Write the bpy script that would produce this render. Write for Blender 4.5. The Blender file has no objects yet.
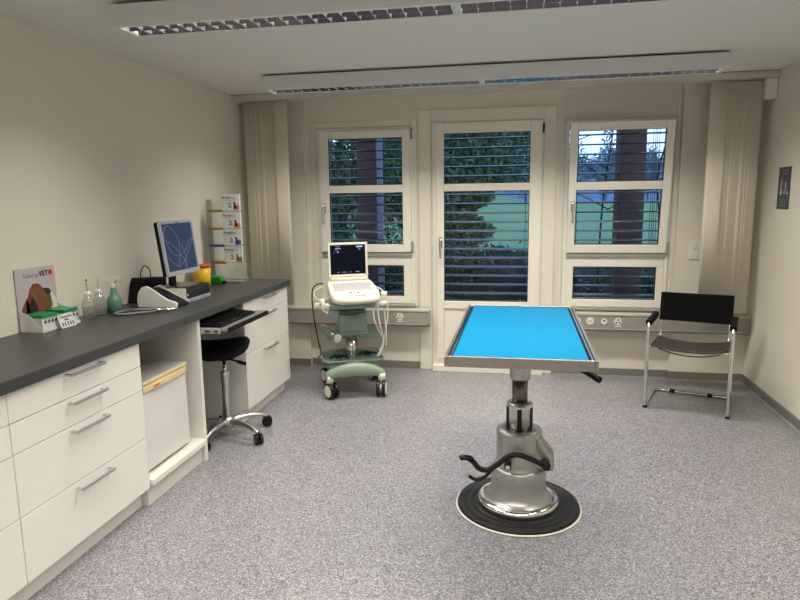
import bpy, bmesh, math, random
from math import sin, cos, pi, radians as R
from mathutils import Vector, Matrix
random.seed(7)
scn = bpy.context.scene
col = scn.collection

# ------------------------------------------------------------------ materials
M = {}
def mat(name, color, rough=.5, metal=0., noise=0., nscale=8., bump=0., bscale=200., spec=.5, trans=0., emit=None, estr=0., stretch=None, coat=0.):
    m = bpy.data.materials.new(name); m.use_nodes = True
    nt = m.node_tree; b = nt.nodes['Principled BSDF']
    b.inputs['Base Color'].default_value = (*color, 1)
    b.inputs['Roughness'].default_value = rough
    b.inputs['Metallic'].default_value = metal
    b.inputs['Specular IOR Level'].default_value = spec
    b.inputs['Transmission Weight'].default_value = trans
    b.inputs['Coat Weight'].default_value = coat
    tc = nt.nodes.new('ShaderNodeTexCoord')
    src = tc.outputs['Object']
    if stretch:
        mp = nt.nodes.new('ShaderNodeMapping'); mp.inputs['Scale'].default_value = stretch
        nt.links.new(src, mp.inputs['Vector']); src = mp.outputs['Vector']
    n = nt.nodes.new('ShaderNodeTexNoise'); n.inputs['Scale'].default_value = nscale
    n.inputs['Detail'].default_value = 4
    nt.links.new(src, n.inputs['Vector'])
    mx = nt.nodes.new('ShaderNodeMix'); mx.data_type = 'RGBA'
    k = max(noise, .02)
    mx.inputs[6].default_value = (*[c*(1-k) for c in color], 1)
    mx.inputs[7].default_value = (*[min(1, c*(1+k)) for c in color], 1)
    nt.links.new(n.outputs['Fac'], mx.inputs[0]); nt.links.new(mx.outputs[2], b.inputs['Base Color'])
    if bump:
        n2 = nt.nodes.new('ShaderNodeTexNoise'); n2.inputs['Scale'].default_value = bscale
        nt.links.new(src, n2.inputs['Vector'])
        bp = nt.nodes.new('ShaderNodeBump'); bp.inputs['Strength'].default_value = bump; bp.inputs['Distance'].default_value = .002
        nt.links.new(n2.outputs['Fac'], bp.inputs['Height']); nt.links.new(bp.outputs['Normal'], b.inputs['Normal'])
    if emit:
        b.inputs['Emission Color'].default_value = (*emit, 1); b.inputs['Emission Strength'].default_value = estr
    M[name] = m
    return m
def glass(name, tint=(1, 1, 1), gloss=.08, alpha_dif=0.):
    m = bpy.data.materials.new(name); m.use_nodes = True; nt = m.node_tree; nt.nodes.clear()
    o = nt.nodes.new('ShaderNodeOutputMaterial'); t = nt.nodes.new('ShaderNodeBsdfTransparent'); g = nt.nodes.new('ShaderNodeBsdfGlossy')
    t.inputs[0].default_value = (*tint, 1); g.inputs['Roughness'].default_value = .03
    fr = nt.nodes.new('ShaderNodeLayerWeight'); fr.inputs[0].default_value = .12
    mr = nt.nodes.new('ShaderNodeMapRange'); mr.inputs['To Min'].default_value = gloss; mr.inputs['To Max'].default_value = .8
    nt.links.new(fr.outputs['Fresnel'], mr.inputs[0])
    mx = nt.nodes.new('ShaderNodeMixShader'); nt.links.new(mr.outputs[0], mx.inputs[0])
    nt.links.new(t.outputs[0], mx.inputs[1]); nt.links.new(g.outputs[0], mx.inputs[2])
    last = mx
    if alpha_dif:
        d = nt.nodes.new('ShaderNodeBsdfPrincipled'); d.inputs['Base Color'].default_value = (*tint, 1); d.inputs['Roughness'].default_value = .3
        m2 = nt.nodes.new('ShaderNodeMixShader'); m2.inputs[0].default_value = alpha_dif
        nt.links.new(mx.outputs[0], m2.inputs[1]); nt.links.new(d.outputs[0], m2.inputs[2]); last = m2
    nt.links.new(last.outputs[0], o.inputs[0]); M[name] = m
    return m

mat('wall', (.755, .72, .625), .85, noise=.03, nscale=3, bump=.25, bscale=120)
mat('ceiling', (.76, .75, .70), .9, noise=.02, nscale=2)
mat('frame_white', (.85, .82, .735), .4, noise=.02)
mat('reveal', (.78, .75, .66), .6, noise=.03)
mat('baseboard', (.20, .19, .175), .5, noise=.1, nscale=30)
mat('cabinet', (.77, .75, .705), .35, noise=.015, nscale=6)
mat('cabinet_in', (.72, .70, .65), .5, noise=.02)
mat('worktop', (.048, .049, .051), .36, spec=.35, noise=.12, nscale=60, bump=.1, bscale=400)
mat('edge', (.035, .036, .038), .5)
mat('steel', (.62, .61, .59), .28, metal=1., noise=.06, nscale=20)
mat('brushed', (.50, .49, .47), .38, metal=1., noise=.15, nscale=30, stretch=(1, 40, 40))
mat('table_steel', (.36, .345, .32), .33, metal=1., noise=.15, nscale=25)
mat('chrome', (.75, .75, .74), .12, metal=1., noise=.03)
mat('cast', (.42, .42, .41), .36, metal=.85, noise=.08, nscale=12, bump=.1, bscale=60)
mat('dark_steel', (.16, .15, .13), .3, metal=.9, noise=.2, nscale=20)
mat('black', (.006, .006, .007), .5, spec=.15, noise=.2, nscale=30)
mat('black_gloss', (.009, .009, .011), .25, spec=.3, noise=.1)
mat('rubber', (.010, .010, .011), .5, spec=.3, noise=.25, nscale=14, bump=.2, bscale=80)
mat('leather', (.004, .004, .0045), .6, spec=.10, noise=.15, bump=.3, bscale=180)
mat('seat_leather', (.035, .03, .026), .5, spec=.3, noise=.15, bump=.3, bscale=150)
mat('blue_mat', (.0003, .19, .385), .55, spec=.06, noise=.05, nscale=90, bump=.6, bscale=260)
mat('fixture', (.70, .70, .69), .5)
mat('louvre', (.85, .86, .88), .22, metal=.6)
mat('reflector', (.16, .16, .19), .12, metal=1.)
mat('lamp', (1, 1, 1), .5, emit=(1., .93, .82), estr=12)
mat('duct', (.33, .315, .285), .45, noise=.03)
mat('duct_light', (.55, .53, .47), .45)
mat('tray_grey', (.20, .20, .19), .45)
mat('socket', (.80, .78, .72), .35)
mat('dark_hole', (.01, .01, .01), .6)
mat('gasket', (.03, .03, .03), .6)
mat('blind_fabric', (.77, .72, .61), .8, noise=.08, nscale=4, stretch=(60, 60, 1), bump=.3, bscale=100)
mat('blind_rail', (.60, .575, .50), .5)
mat('slat', (.03, .034, .06), .32, noise=.05)
mat('slat_dark', (.03, .03, .035), .5)
mat('fridge', (.70, .685, .66), .3, noise=.02)
mat('fridge_band', (.74, .62, .32), .4, noise=.12, nscale=10)
mat('fridge_top', (.40, .395, .385), .35)
mat('us_cream', (.76, .74, .62), .35, noise=.02)
mat('us_key', (.50, .49, .53), .4)
mat('us_green', (.20, .26, .225), .3, noise=.05)
mat('us_green_light', (.26, .325, .25), .4)
mat('us_dark', (.07, .10, .095), .35)
mat('screen_navy', (.003, .004, .010), .3, spec=.12, emit=(.003, .004, .018), estr=.12)
mat('screen_text', (.3, .4, .7), .4, emit=(.35, .5, .95), estr=.7)
mat('screen_blue', (.01, .02, .05), .3, spec=.2, noise=.5, nscale=5, emit=(.040, .060, .12), estr=.4)
mat('screen_swirl', (.08, .1, .14), .4, emit=(.15, .19, .28), estr=.5)
mat('silver_plastic', (.42, .44, .52), .35, metal=.2)
mat('device_white', (.72, .72, .66), .35)
mat('carton_white', (.74, .73, .71), .5, noise=.02)
mat('carton_mauve', (.54, .48, .52), .4, noise=.15, nscale=6)
mat('green_lid', (.005, .25, .085), .3)
mat('dog_red', (.22, .045, .02), .5, noise=.35, nscale=18)
mat('dog_brown', (.20, .085, .04), .5, noise=.4, nscale=20)
mat('dog_dark', (.02, .012, .01), .5)
mat('ink', (.02, .03, .04), .5)
mat('ink_grey', (.22, .24, .27), .5)
mat('ink_red', (.50, .03, .06), .5)
mat('pink', (.75, .16, .26), .5)
mat('orange', (.78, .26, .05), .4)
mat('blue_ink', (.05, .16, .50), .4)
mat('brown_ink', (.30, .10, .06), .4)
mat('strip_yellow', (.34, .27, .09), .4)
mat('strip_orange', (.50, .19, .03), .4)
mat('strip_purple', (.07, .04, .22), .4)
mat('strip_red', (.42, .13, .05), .4)
mat('yellow', (.80, .47, .02), .35)
mat('lid_red', (.62, .05, .02), .35)
mat('lime_green', (.01, .26, .03), .3)
mat('spray_green', (.10, .24, .17), .3)
mat('spray_white', (.78, .77, .72), .35)
mat('poster', (.055, .06, .085), .4, noise=.25, nscale=12)
mat('poster_grey', (.33, .33, .35), .5)
mat('poster_white', (.65, .65, .64), .5)
mat('cable_grey', (.16, .165, .165), .45)
mat('cable_cream', (.66, .64, .55), .4)
mat('column', (.10, .052, .048), .8, noise=.2, nscale=10)
mat('post_grey', (.30, .30, .38), .6)
mat('grass', (.14, .27, .08), .9, noise=.35, nscale=3)
mat('earth', (.06, .065, .045), .95, noise=.4, nscale=4)
mat('leaf', (.035, .075, .025), .6, noise=.6, nscale=1.5)
mat('leaf_light', (.09, .15, .05), .6, noise=.5, nscale=1.5)
mat('hedge', (.04, .055, .035), .8, noise=.5, nscale=5)
mat('bark', (.045, .032, .025), .9, noise=.4, nscale=12)
mat('hill', (.17, .26, .32), .95, noise=.4, nscale=.6)  # blue of atmospheric haze put into the hill's base colour
mat('hill_tree', (.13, .21, .27), .95, noise=.4, nscale=2)  # distant foliage, with the haze blue mixed into its colour
glass('pane', (.97, .98, 1), .012); glass('acrylic', (.93, .95, .95), .10, .05); glass('milky', (.86, .88, .84), .12, .13); glass('us_glass', (.62, .72, .68), .10, .12)

def floor_mat():
    m = bpy.data.materials.new('speckled_vinyl'); m.use_nodes = True; nt = m.node_tree; b = nt.nodes['Principled BSDF']
    tc = nt.nodes.new('ShaderNodeTexCoord')
    def vor(scale, stops):
        v = nt.nodes.new('ShaderNodeTexVoronoi'); v.inputs['Scale'].default_value = scale
        nt.links.new(tc.outputs['Object'], v.inputs['Vector'])
        sp = nt.nodes.new('ShaderNodeSeparateColor'); nt.links.new(v.outputs['Color'], sp.inputs[0])
        r = nt.nodes.new('ShaderNodeValToRGB'); e = r.color_ramp; e.interpolation = 'CONSTANT'
        e.elements[0].position = stops[0][0]; e.elements[0].color = (*stops[0][1], 1)
        e.elements[1].position = stops[1][0]; e.elements[1].color = (*stops[1][1], 1)
        for p, c in stops[2:]:
            q = e.elements.new(p); q.color = (*c, 1)
        nt.links.new(sp.outputs[0], r.inputs[0]); return r
    a = vor(235, [(0, (.035, .033, .045)), (.17, (.16, .155, .17)), (.42, (.28, .275, .29)), (.70, (.42, .41, .42)), (.88, (.72, .71, .70))])
    c = vor(120, [(0, (.17, .165, .19)), (.25, (.26, .255, .27)), (.6, (.33, .325, .335)), (.88, (.42, .415, .42))])
    mx = nt.nodes.new('ShaderNodeMix'); mx.data_type = 'RGBA'; mx.inputs[0].default_value = .38
    nt.links.new(a.outputs[0], mx.inputs[6]); nt.links.new(c.outputs[0], mx.inputs[7])
    hs = nt.nodes.new('ShaderNodeMix'); hs.data_type = 'RGBA'; hs.blend_type = 'MULTIPLY'; hs.inputs[0].default_value = 1; hs.inputs[7].default_value = (.87, .865, .905, 1)
    nt.links.new(mx.outputs[2], hs.inputs[6]); nt.links.new(hs.outputs[2], b.inputs['Base Color']); b.inputs['Roughness'].default_value = .28
    b.inputs['Specular IOR Level'].default_value = .45
    M['floor'] = m
floor_mat()

# ------------------------------------------------------------------ builders
class MB:
    def __init__(s): s.bm = bmesh.new(); s.T = Matrix.Identity(4); s.mi = 0
    def _v(s, p): return s.bm.verts.new(s.T @ Vector(p))
    def _f(s, vs, smooth=False):
        try:
            f = s.bm.faces.new(vs); f.material_index = s.mi; f.smooth = smooth; return f
        except ValueError: return None
    def box(s, x0, x1, y0, y1, z0, z1):
        v = [s._v((x, y, z)) for x in (x0, x1) for y in (y0, y1) for z in (z0, z1)]
        for q in ((0, 1, 3, 2), (4, 6, 7, 5), (0, 4, 5, 1), (2, 3, 7, 6), (0, 2, 6, 4), (1, 5, 7, 3)): s._f([v[i] for i in q])
        return s
    def prism(s, pts, axis, a, b, smooth=False):
        # pts: 2D polygon in the plane of the two other axes, extruded along axis
        def p3(p, t):
            return {'x': (t, p[0], p[1]), 'y': (p[0], t, p[1]), 'z': (p[0], p[1], t)}[axis]
        A = [s._v(p3(p, a)) for p in pts]; B = [s._v(p3(p, b)) for p in pts]
        s._f(A); s._f(B[::-1]); n = len(pts)
        for i in range(n): s._f([A[i], B[i], B[(i+1) % n], A[(i+1) % n]], smooth)
        return s
    def lathe(s, prof, n=40, c=(0, 0), cap=True, smooth=True):
        rings = []
        for r, z in prof:
            rings.append([s._v((c[0]+r*cos(2*pi*i/n), c[1]+r*sin(2*pi*i/n), z)) for i in range(n)])
        for A, B in zip(rings, rings[1:]):
            for i in range(n): s._f([A[i], A[(i+1) % n], B[(i+1) % n], B[i]], smooth)
        if cap: s._f(rings[0][::-1]); s._f(rings[-1])
        return s
    def cyl(s, p, q, r, r2=None, n=16, smooth=True):
        return s.tube([p, q], r, n, r2=r2, smooth=smooth)
    def tube(s, pts, r, n=10, r2=None, smooth=True, flat=None, closed=False):
        pts = [Vector(p) for p in pts]; N = len(pts); rings = []; up = None
        for i, p in enumerate(pts):
            if closed: d = pts[(i+1) % N]-pts[i-1]
            else: d = (pts[min(i+1, N-1)]-pts[max(i-1, 0)])
            d.normalize()
            if up is None: up = Vector((0, 0, 1)) if abs(d.z) < .9 else Vector((0, 1, 0))
            a = up-d*up.dot(d)
            if a.length < 1e-4: a = d.orthogonal()
            a.normalize(); b = d.cross(a); up = a
            rr = r if r2 is None else r+(r2-r)*i/(N-1)
            fa = flat or 1
            rings.append([s._v(p+a*rr*fa*cos(2*pi*k/n)+b*rr*sin(2*pi*k/n)) for k in range(n)])
        for A, B in zip(rings, rings[1:]+([rings[0]] if closed else [])):
            for i in range(n): s._f([A[i], A[(i+1) % n], B[(i+1) % n], B[i]], smooth)
        if not closed: s._f(rings[0][::-1]); s._f(rings[-1])
        return s
    def disc(s, c, nrm, r, t, n=24):
        c = Vector(c); nrm = Vector(nrm).normalized()
        return s.cyl(c-nrm*t/2, c+nrm*t/2, r, n=n)
    def poly(s, pts): s._f([s._v(p) for p in pts]); return s
    def build(s, name, mats, parent=None, bevel=0., seg=2, label=None):
        me = bpy.data.meshes.new(name)
        bmesh.ops.recalc_face_normals(s.bm, faces=s.bm.faces)
        s.bm.to_mesh(me); s.bm.free()
        for m in (mats if isinstance(mats, (list, tuple)) else [mats]): me.materials.append(M[m])
        o = bpy.data.objects.new(name, me); col.objects.link(o)
        if parent: o.parent = parent
        if bevel:
            b = o.modifiers.new('bevel', 'BEVEL'); b.width = bevel; b.segments = seg; b.limit_method = 'ANGLE'; b.angle_limit = R(40)
            b.harden_normals = False
        if label: o['label'] = label
        return o
def tag(o, label, cat, group=None, kind=None):
    if label: o['label'] = label
    if cat: o['category'] = cat
    if group: o['group'] = group
    if kind: o['kind'] = kind
    return o
def thing(name, label, cat, loc=(0, 0, 0), rz=0., group=None):
    o = bpy.data.objects.new(name, None); col.objects.link(o); o.empty_display_size = .1
    o.location = loc; o.rotation_euler = (0, 0, rz)
    return tag(o, label, cat, group)
def struct(name, mb, m, parent=None, bevel=0.):
    o = mb.build(name, m, parent, bevel)
    if parent is None: o['kind'] = 'structure'
    return o
def copy_tree(o, parent=None):
    c = o.copy(); col.objects.link(c); c.parent = parent
    for ch in [x for x in bpy.data.objects if x.parent == o]: copy_tree(ch, c)
    return c
def text_mesh(body, size, T, mb, bold=0., depth=.0004, align='CENTER', width=1.):
    """adds lettering to mb; text lies in the local XY plane of matrix T"""
    cu = bpy.data.curves.new('lettering', 'FONT'); cu.body = body; cu.size = size; cu.align_x = align; cu.align_y = 'CENTER'
    cu.extrude = depth; cu.offset = bold; cu.resolution_u = 2
    ob = bpy.data.objects.new('lettering', cu); col.objects.link(ob)
    bpy.context.view_layer.update()
    me = bpy.data.meshes.new_from_object(ob.evaluated_get(bpy.context.evaluated_depsgraph_get()))
    bpy.data.objects.remove(ob); bpy.data.curves.remove(cu)
    vs = [mb.bm.verts.new(mb.T @ T @ Vector((v.co.x*width, v.co.y, v.co.z))) for v in me.vertices]
    for p in me.polygons:
        try:
            f = mb.bm.faces.new([vs[i] for i in p.vertices]); f.material_index = mb.mi
        except ValueError: pass
    bpy.data.meshes.remove(me)
def face_T(origin, normal, up=(0, 0, 1)):
    n = Vector(normal).normalized(); u = Vector(up); u = (u-n*u.dot(n)).normalized(); x = u.cross(n)
    m = Matrix((x, u, n)).transposed().to_4x4(); m.translation = Vector(origin); return m
def arc(c, r, a0, a1, n, plane='xz', y=0):
    out = []
    for i in range(n+1):
        a = a0+(a1-a0)*i/n; out.append((c[0]+r*cos(a), c[1]+r*sin(a)))
    return out
def smooth_path(pts, k=6):
    P = [Vector(p) for p in pts]; out = []
    for i in range(len(P)-1):
        p0 = P[max(i-1, 0)]; p1 = P[i]; p2 = P[i+1]; p3 = P[min(i+2, len(P)-1)]
        for j in range(k):
            t = j/k
            out.append(.5*((2*p1)+(-p0+p2)*t+(2*p0-5*p1+4*p2-p3)*t*t+(-p0+3*p1-3*p2+p3)*t**3))
    out.append(P[-1]); return out

# ------------------------------------------------------------------ camera
f, yaw, pitch, roll, h = 630.2051, .1895, -.1608, -.0136, 1.5
cy_, sy_, cp, sp = cos(yaw), sin(yaw), cos(pitch), sin(pitch)
F = Vector((-sy_*cp, cy_*cp, sp)); Rt = Vector((cy_, sy_, 0)); U = Rt.cross(F)
Rt, U = cos(roll)*Rt+sin(roll)*U, -sin(roll)*Rt+cos(roll)*U
cd = bpy.data.cameras.new('camera'); cam = bpy.data.objects.new('camera', cd); col.objects.link(cam)
mw = Matrix((Rt, U, -F)).transposed().to_4x4(); mw.translation = (0, 0, h); cam.matrix_world = mw
cd.sensor_width = 36; cd.lens = f/800*36; cd.clip_start = .05; cd.clip_end = 600
scn.camera = cam

# ------------------------------------------------------------------ room shell
XL, XR, YF, YB, H = -2.36, 1.776, -1.6, 5.37, 2.352
struct('floor', MB().box(XL-.2, XR+.2, YF-.2, YB+.25, -.2, 0), 'floor')
struct('ceiling', MB().box(XL-.2, XR+.2, YF-.2, YB+.25, H, H+.2), 'ceiling')
struct('wall_left', MB().box(XL-.2, XL, YF-.2, YB+.25, 0, H), 'wall')
struct('wall_right', MB().box(XR, XR+.2, YF-.2, YB+.25, 0, H), 'wall')
struct('wall_front', MB().box(XL, XR, YF-.2, YF, 0, H), 'wall')
w = MB()
y0, y1 = YB, YB+.25
w.box(XL, -1.85, YB-.045, y1, 0, H)                  # left pier
w.box(-1.85, -1.745, y0, y1, 0, H)
w.box(-1.745, -.895, y0, y1, 0, .585); w.box(-1.745, -.895, y0, y1, 2.09, H)
w.box(-.895, -.735, y0, y1, 0, H)
w.box(-.735, .20, y0, y1, 2.135, H)
w.box(.20, .345, y0, y1, 0, H)
w.box(.345, 1.165, y0, y1, 0, .585); w.box(.345, 1.165, y0, y1, 2.09, H)
w.box(1.165, 1.215, y0, y1, 0, H)
w.box(1.215, XR, YB-.035, y1, 0, H)                  # right pier
struct('wall_back', w, 'wall')
# raised casing around the door and thin vertical battens of the timber front
def casing(n, x0, x1, z0, z1, wd, y=YB, t=.018, bottom=False):
    m = MB(); m.box(x0, x0+wd, y-t, y, z0, z1); m.box(x1-wd, x1, y-t, y, z0, z1); m.box(x0+wd, x1-wd, y-t, y, z1-wd, z1)
    struct(n, m, 'reveal', bevel=.004)
casing('trim_1', -.85, .275, 0, 2.215, .10)
casing('trim_2', -1.80, -.868, .56, 2.15, .05, t=.008)
m = MB(); m.box(-.735, .20, YB-.075, YB, 0, .055); struct('trim_3', m, 'frame_white', bevel=.004)   # door threshold
m = MB()
for x in (.315, 1.18): m.box(x, x+.018, YB-.012, YB, .58, H)
struct('trim_4', m, 'reveal')
# skirting
b = MB(); b.box(XL, XL+.014, YF, 2.6, 0, .065); b.box(XL, XL+.014, 3.25, 3.78, 0, .065); b.box(XL, XL+.014, 4.62, YB-.045, 0, .065); struct('baseboard_left', b, 'baseboard')
b = MB(); b.box(XR-.014, XR, YF, YB-.05, 0, .065); struct('baseboard_right', b, 'baseboard')
b = MB(); b.box(XL+.014, -1.85, YB-.059, YB-.045, 0, .065); b.box(-1.85, -.85, YB-.014, YB, 0, .065); b.box(.275, 1.215, YB-.014, YB, 0, .065); b.box(1.205, XR-.014, YB-.049, YB-.035, 0, .065)
struct('baseboard_back', b, 'baseboard')
b = MB(); b.box(XR-.03, XR-.014, YF, YB-.065, 0, .006); b.box(1.19, XR-.014, YB-.065, YB-.049, 0, .006); b.box(.275, 1.19, YB-.03, YB-.014, 0, .006)
struct('trim_5', b, 'duct')

# ------------------------------------------------------------------ windows and door
def ring(mb, x0, x1, z0, z1, y0, y1, l, r, b, t):
    mb.box(x0, x0+l, y0, y1, z0, z1); mb.box(x1-r, x1, y0, y1, z0, z1)
    mb.box(x0+l, x1-r, y0, y1, z0, z0+b); mb.box(x0+l, x1-r, y0, y1, z1-t, z1)
def handle(mb, x, z, y, s=1):
    mb.box(x-.016, x+.016, y-.009, y, z-.045, z+.045)
    mb.cyl((x, y, z+.012), (x, y-.04, z+.012), .009, n=12)
    mb.tube(smooth_path([(x, y-.042, z+.018), (x, y-.046, z), (x, y-.044, z-.07), (x, y-.04, z-.13)], 4), .0105, 10)
def window(idx, x0, x1, gx0, gx1, tilt=0.):
    win = MB(); ring(win, x0, x1, .585, 2.09, YB-.015, YB+.075, .03, .03, .065, .022)
    win.box(x0+.03, x1-.03, YB-.015, YB+.075, .92, 1.032)
    # lower fixed light
    win.box(x0+.03, gx0, YB-.015, YB+.06, .65, .92); win.box(gx1, x1-.03, YB-.015, YB+.06, .65, .92)
    o = struct('window_%d' % idx, win, 'frame_white', bevel=.004)
    MB().box(gx0, gx1, YB+.02, YB+.026, .65, .92).build('pane', 'pane', o)
    g = MB(); ring(g, gx0-.001, gx1+.001, .649, .921, YB-.004, YB+.03, .006, .006, .006, .006); g.build('gasket', 'gasket', o)
    m = MB(); m.box(x0-.005, x1+.005, YB-.055, YB-.0155, .565, .583); m.build('sill', 'duct', o, .003)
    # opening sash, hinged along its foot
    P = Vector((0, YB-.02, 1.036)); T = Matrix.Translation(P) @ Matrix.Rotation(tilt, 4, 'X') @ Matrix.Translation(-P)
    s = MB(); s.T = T
    sx0, sx1 = x0+.028, x1-.022
    ring(s, sx0, sx1, 1.036, 2.068, YB-.036, YB+.03, gx0-sx0, sx1-gx1, .068, .066)
    s.box(gx0, gx1, YB-.036, YB+.03, 1.545, 1.61)
    so = s.build('sash', 'frame_white', o, .005)
    g = MB(); g.T = T
    for a, c in ((1.104, 1.545), (1.61, 2.002)):
        g.box(gx0, gx1, YB-.002, YB+.004, a, c)
    g.build('pane', 'pane', so)
    g = MB(); g.T = T
    for a, c in ((1.104, 1.545), (1.61, 2.002)): ring(g, gx0-.001, gx1+.001, a-.001, c+.001, YB-.026, YB+.004, .005, .005, .005, .005)
    g.build('gasket', 'gasket', so)
    hd = MB(); hd.T = T; handle(hd, sx0+.036, 1.42, YB-.036); hd.build('handle', 'chrome', so, .002)
    hg = MB(); hg.T = T; hg.box(sx1-.004, sx1+.016, YB-.044, YB-.018, 1.04, 1.13)
    if not tilt: hg.box(sx1-.004, sx1+.016, YB-.044, YB-.018, 1.985, 2.075)
    hg.build('hinge', 'duct', so, .003)
    m = MB(); m.box(sx0, sx1, YB-.0345, YB-.0155, 1.004, 1.026); m.build('drip_rail', 'duct', o)
window(1, -1.745, -.895, -1.635, -.99)
window(2, .345, 1.165, .432, 1.082, tilt=R(7))
# glazed balcony door
d = MB(); ring(d, -.735, .20, 0.055, 2.135, YB-.015, YB+.08, .035, .035, .045, .03)
do = struct('door_1', d, 'frame_white', bevel=.004)
s = MB(); ring(s, -.70, .165, .103, 2.103, YB-.036, YB+.04, .064, .097, .03, .085)
s.box(-.636, .068, YB-.036, YB+.04, 1.547, 1.609); s.box(-.636, .068, YB-.036, YB+.04, .55, .618)
s.box(-.636, .068, YB-.022, YB+.03, .133, .55)
leaf_ = s.build('door_leaf', 'frame_white', do, .005)
g = MB(); g.box(-.636, .068, YB, YB+.006, .618, 1.547); g.box(-.636, .068, YB, YB+.006, 1.609, 2.018); g.build('pane', 'pane', leaf_)
g = MB()
for a, c in ((.618, 1.547), (1.609, 2.018)): ring(g, -.637, .069, a-.001, c+.001, YB-.028, YB+.004, .005, .005, .005, .005)
g.build('gasket', 'gasket', leaf_)
hd = MB(); handle(hd, -.665, 1.12, YB-.036); hd.build('handle', 'chrome', leaf_, .002)
hg = MB(); hg.box(.161, .179, YB-.045, YB-.018, 2.0, 2.075); hg.build('hinge', 'gasket', leaf_, .003)

# exterior venetian blinds
def venetian(x0, x1, z0, z1, label):
    t = thing('exterior_blind', label, 'window blind', ((x0+x1)/2, YB+.19, z0), 0, 'slatted sun blinds outside the glazing')
    hw = (x1-x0)/2; n = int((z1-z0)/.0785)
    pr = [(-.040, -.004), (-.036, .004), (-.02, .007), (0, .009), (.02, .007), (.036, .0), (.04, -.006), (.036, -.0035), (.02, .005), (0, .007), (-.02, .005), (-.034, .002)]
    a = R(5.5)
    for i in range(n):
        z = .656-z0+.0785*i
        m = MB(); m.prism([(p[0]*cos(a)-p[1]*sin(a), z+p[0]*sin(a)+p[1]*cos(a)) for p in pr], 'x', -hw, hw); m.build('slat', 'slat', t)
    m = MB()
    for x in (-hw+.09, hw-.09, hw-.06):
        m.box(x-.002, x+.002, -.046, -.042, 0, z1-z0); m.box(x-.002, x+.002, .042, .046, 0, z1-z0)
    m.build('ladder_cord', 'slat_dark', t)
    for q_ in (-hw-.02, hw): MB().box(q_, q_+.02, -.02, .02, 0, z1-z0).build('guide_rail', 'slat_dark', t)
    m = MB(); m.box(-hw-.02, hw+.02, -.06, .06, z1-z0-.01, z1-z0+.05); m.build('head_rail', 'slat_dark', t)
venetian(-1.70, -.93, .60, 2.05, 'blue-grey slatted blind outside the left window')
venetian(-.69, .13, .60, 2.06, 'blue-grey slatted blind outside the glazed door')
venetian(.37, 1.15, .60, 2.05, 'blue-grey slatted blind outside the open right-hand window')

# ------------------------------------------------------------------ cable ducts under the windows
def duct(x0, x1, label, sockets):
    t = thing('cable_duct', label, 'cable duct', (x0, 5.24, .40), 0, 'wall ducts under the windows')
    L = x1-x0; D = YB-.0455-5.24 if x0 < -1.5 else .084
    def yb(x): return D
    m = MB(); m.prism([(0, .03), (0, .135), (D, .135), (D, 0), (.012, 0), (.012, .02)], 'x', 0, L); m.build('housing', 'duct', t, .003)
    m = MB(); m.box(.002, L-.002, -.006, D, .1355, .152); m.build('top_lip', 'duct_light', t, .002)
    m = MB(); m.box(.002, L-.02, -.004, .0115, .022, .0275); m.build('lower_rail', 'duct_light', t)
    for x, kind in sockets:
        xx = x-x0; m = MB(); m.disc((xx, -.004, .088), (0, 1, 0), .030 if kind else .024, .008, 28)
        so = m.build('socket', 'socket', t, .0015)
        m = MB()
        if kind == 2:
            for k in range(3):
                a = pi/2+k*2*pi/3; m.disc((xx+.015*cos(a), -.0085, .088+.015*sin(a)), (0, 1, 0), .007, .002, 12)
        elif kind == 1:
            for dx in (-.012, 0, .012): m.disc((xx+dx, -.0085, .088+(.006 if dx == 0 else 0)), (0, 1, 0), .004, .002, 10)
        else: m.box(xx-.008, xx+.008, -.0095, -.0078, .088, .102)
        m.build('hole', 'dark_hole', so)
        if kind == 2: MB().box(xx-.028, xx+.028, -.0015, 0, .044, .053).build('label', 'socket', t)
duct(-2.03, -.752, 'grey cable duct running under the left window behind the ultrasound cart', [(-1.007, 2)])
duct(.285, 1.773, 'grey cable duct running under the tilted window behind the armchair', [(.467, 1), (.569, 1), (.679, 0), (.787, 2)])
t = thing('wall_outlet', 'cream square power outlet on the wall left of the right blind stack', 'wall outlet', (1.362, YB-.035, 1.06))
MB().box(-.045, .045, -.010, 0, -.075, .075).build('plate', 'socket', t, .004)
MB().disc((0, -.012, .012), (0, 1, 0), .024, .006, 24).build('socket', 'socket', t, .001)
m = MB()
for dx in (-.01, 0, .01): m.disc((dx, -.0157, .012+(.007 if dx == 0 else 0)), (0, 1, 0), .0035, .002, 10)
m.build('hole', 'dark_hole', t)

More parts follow.
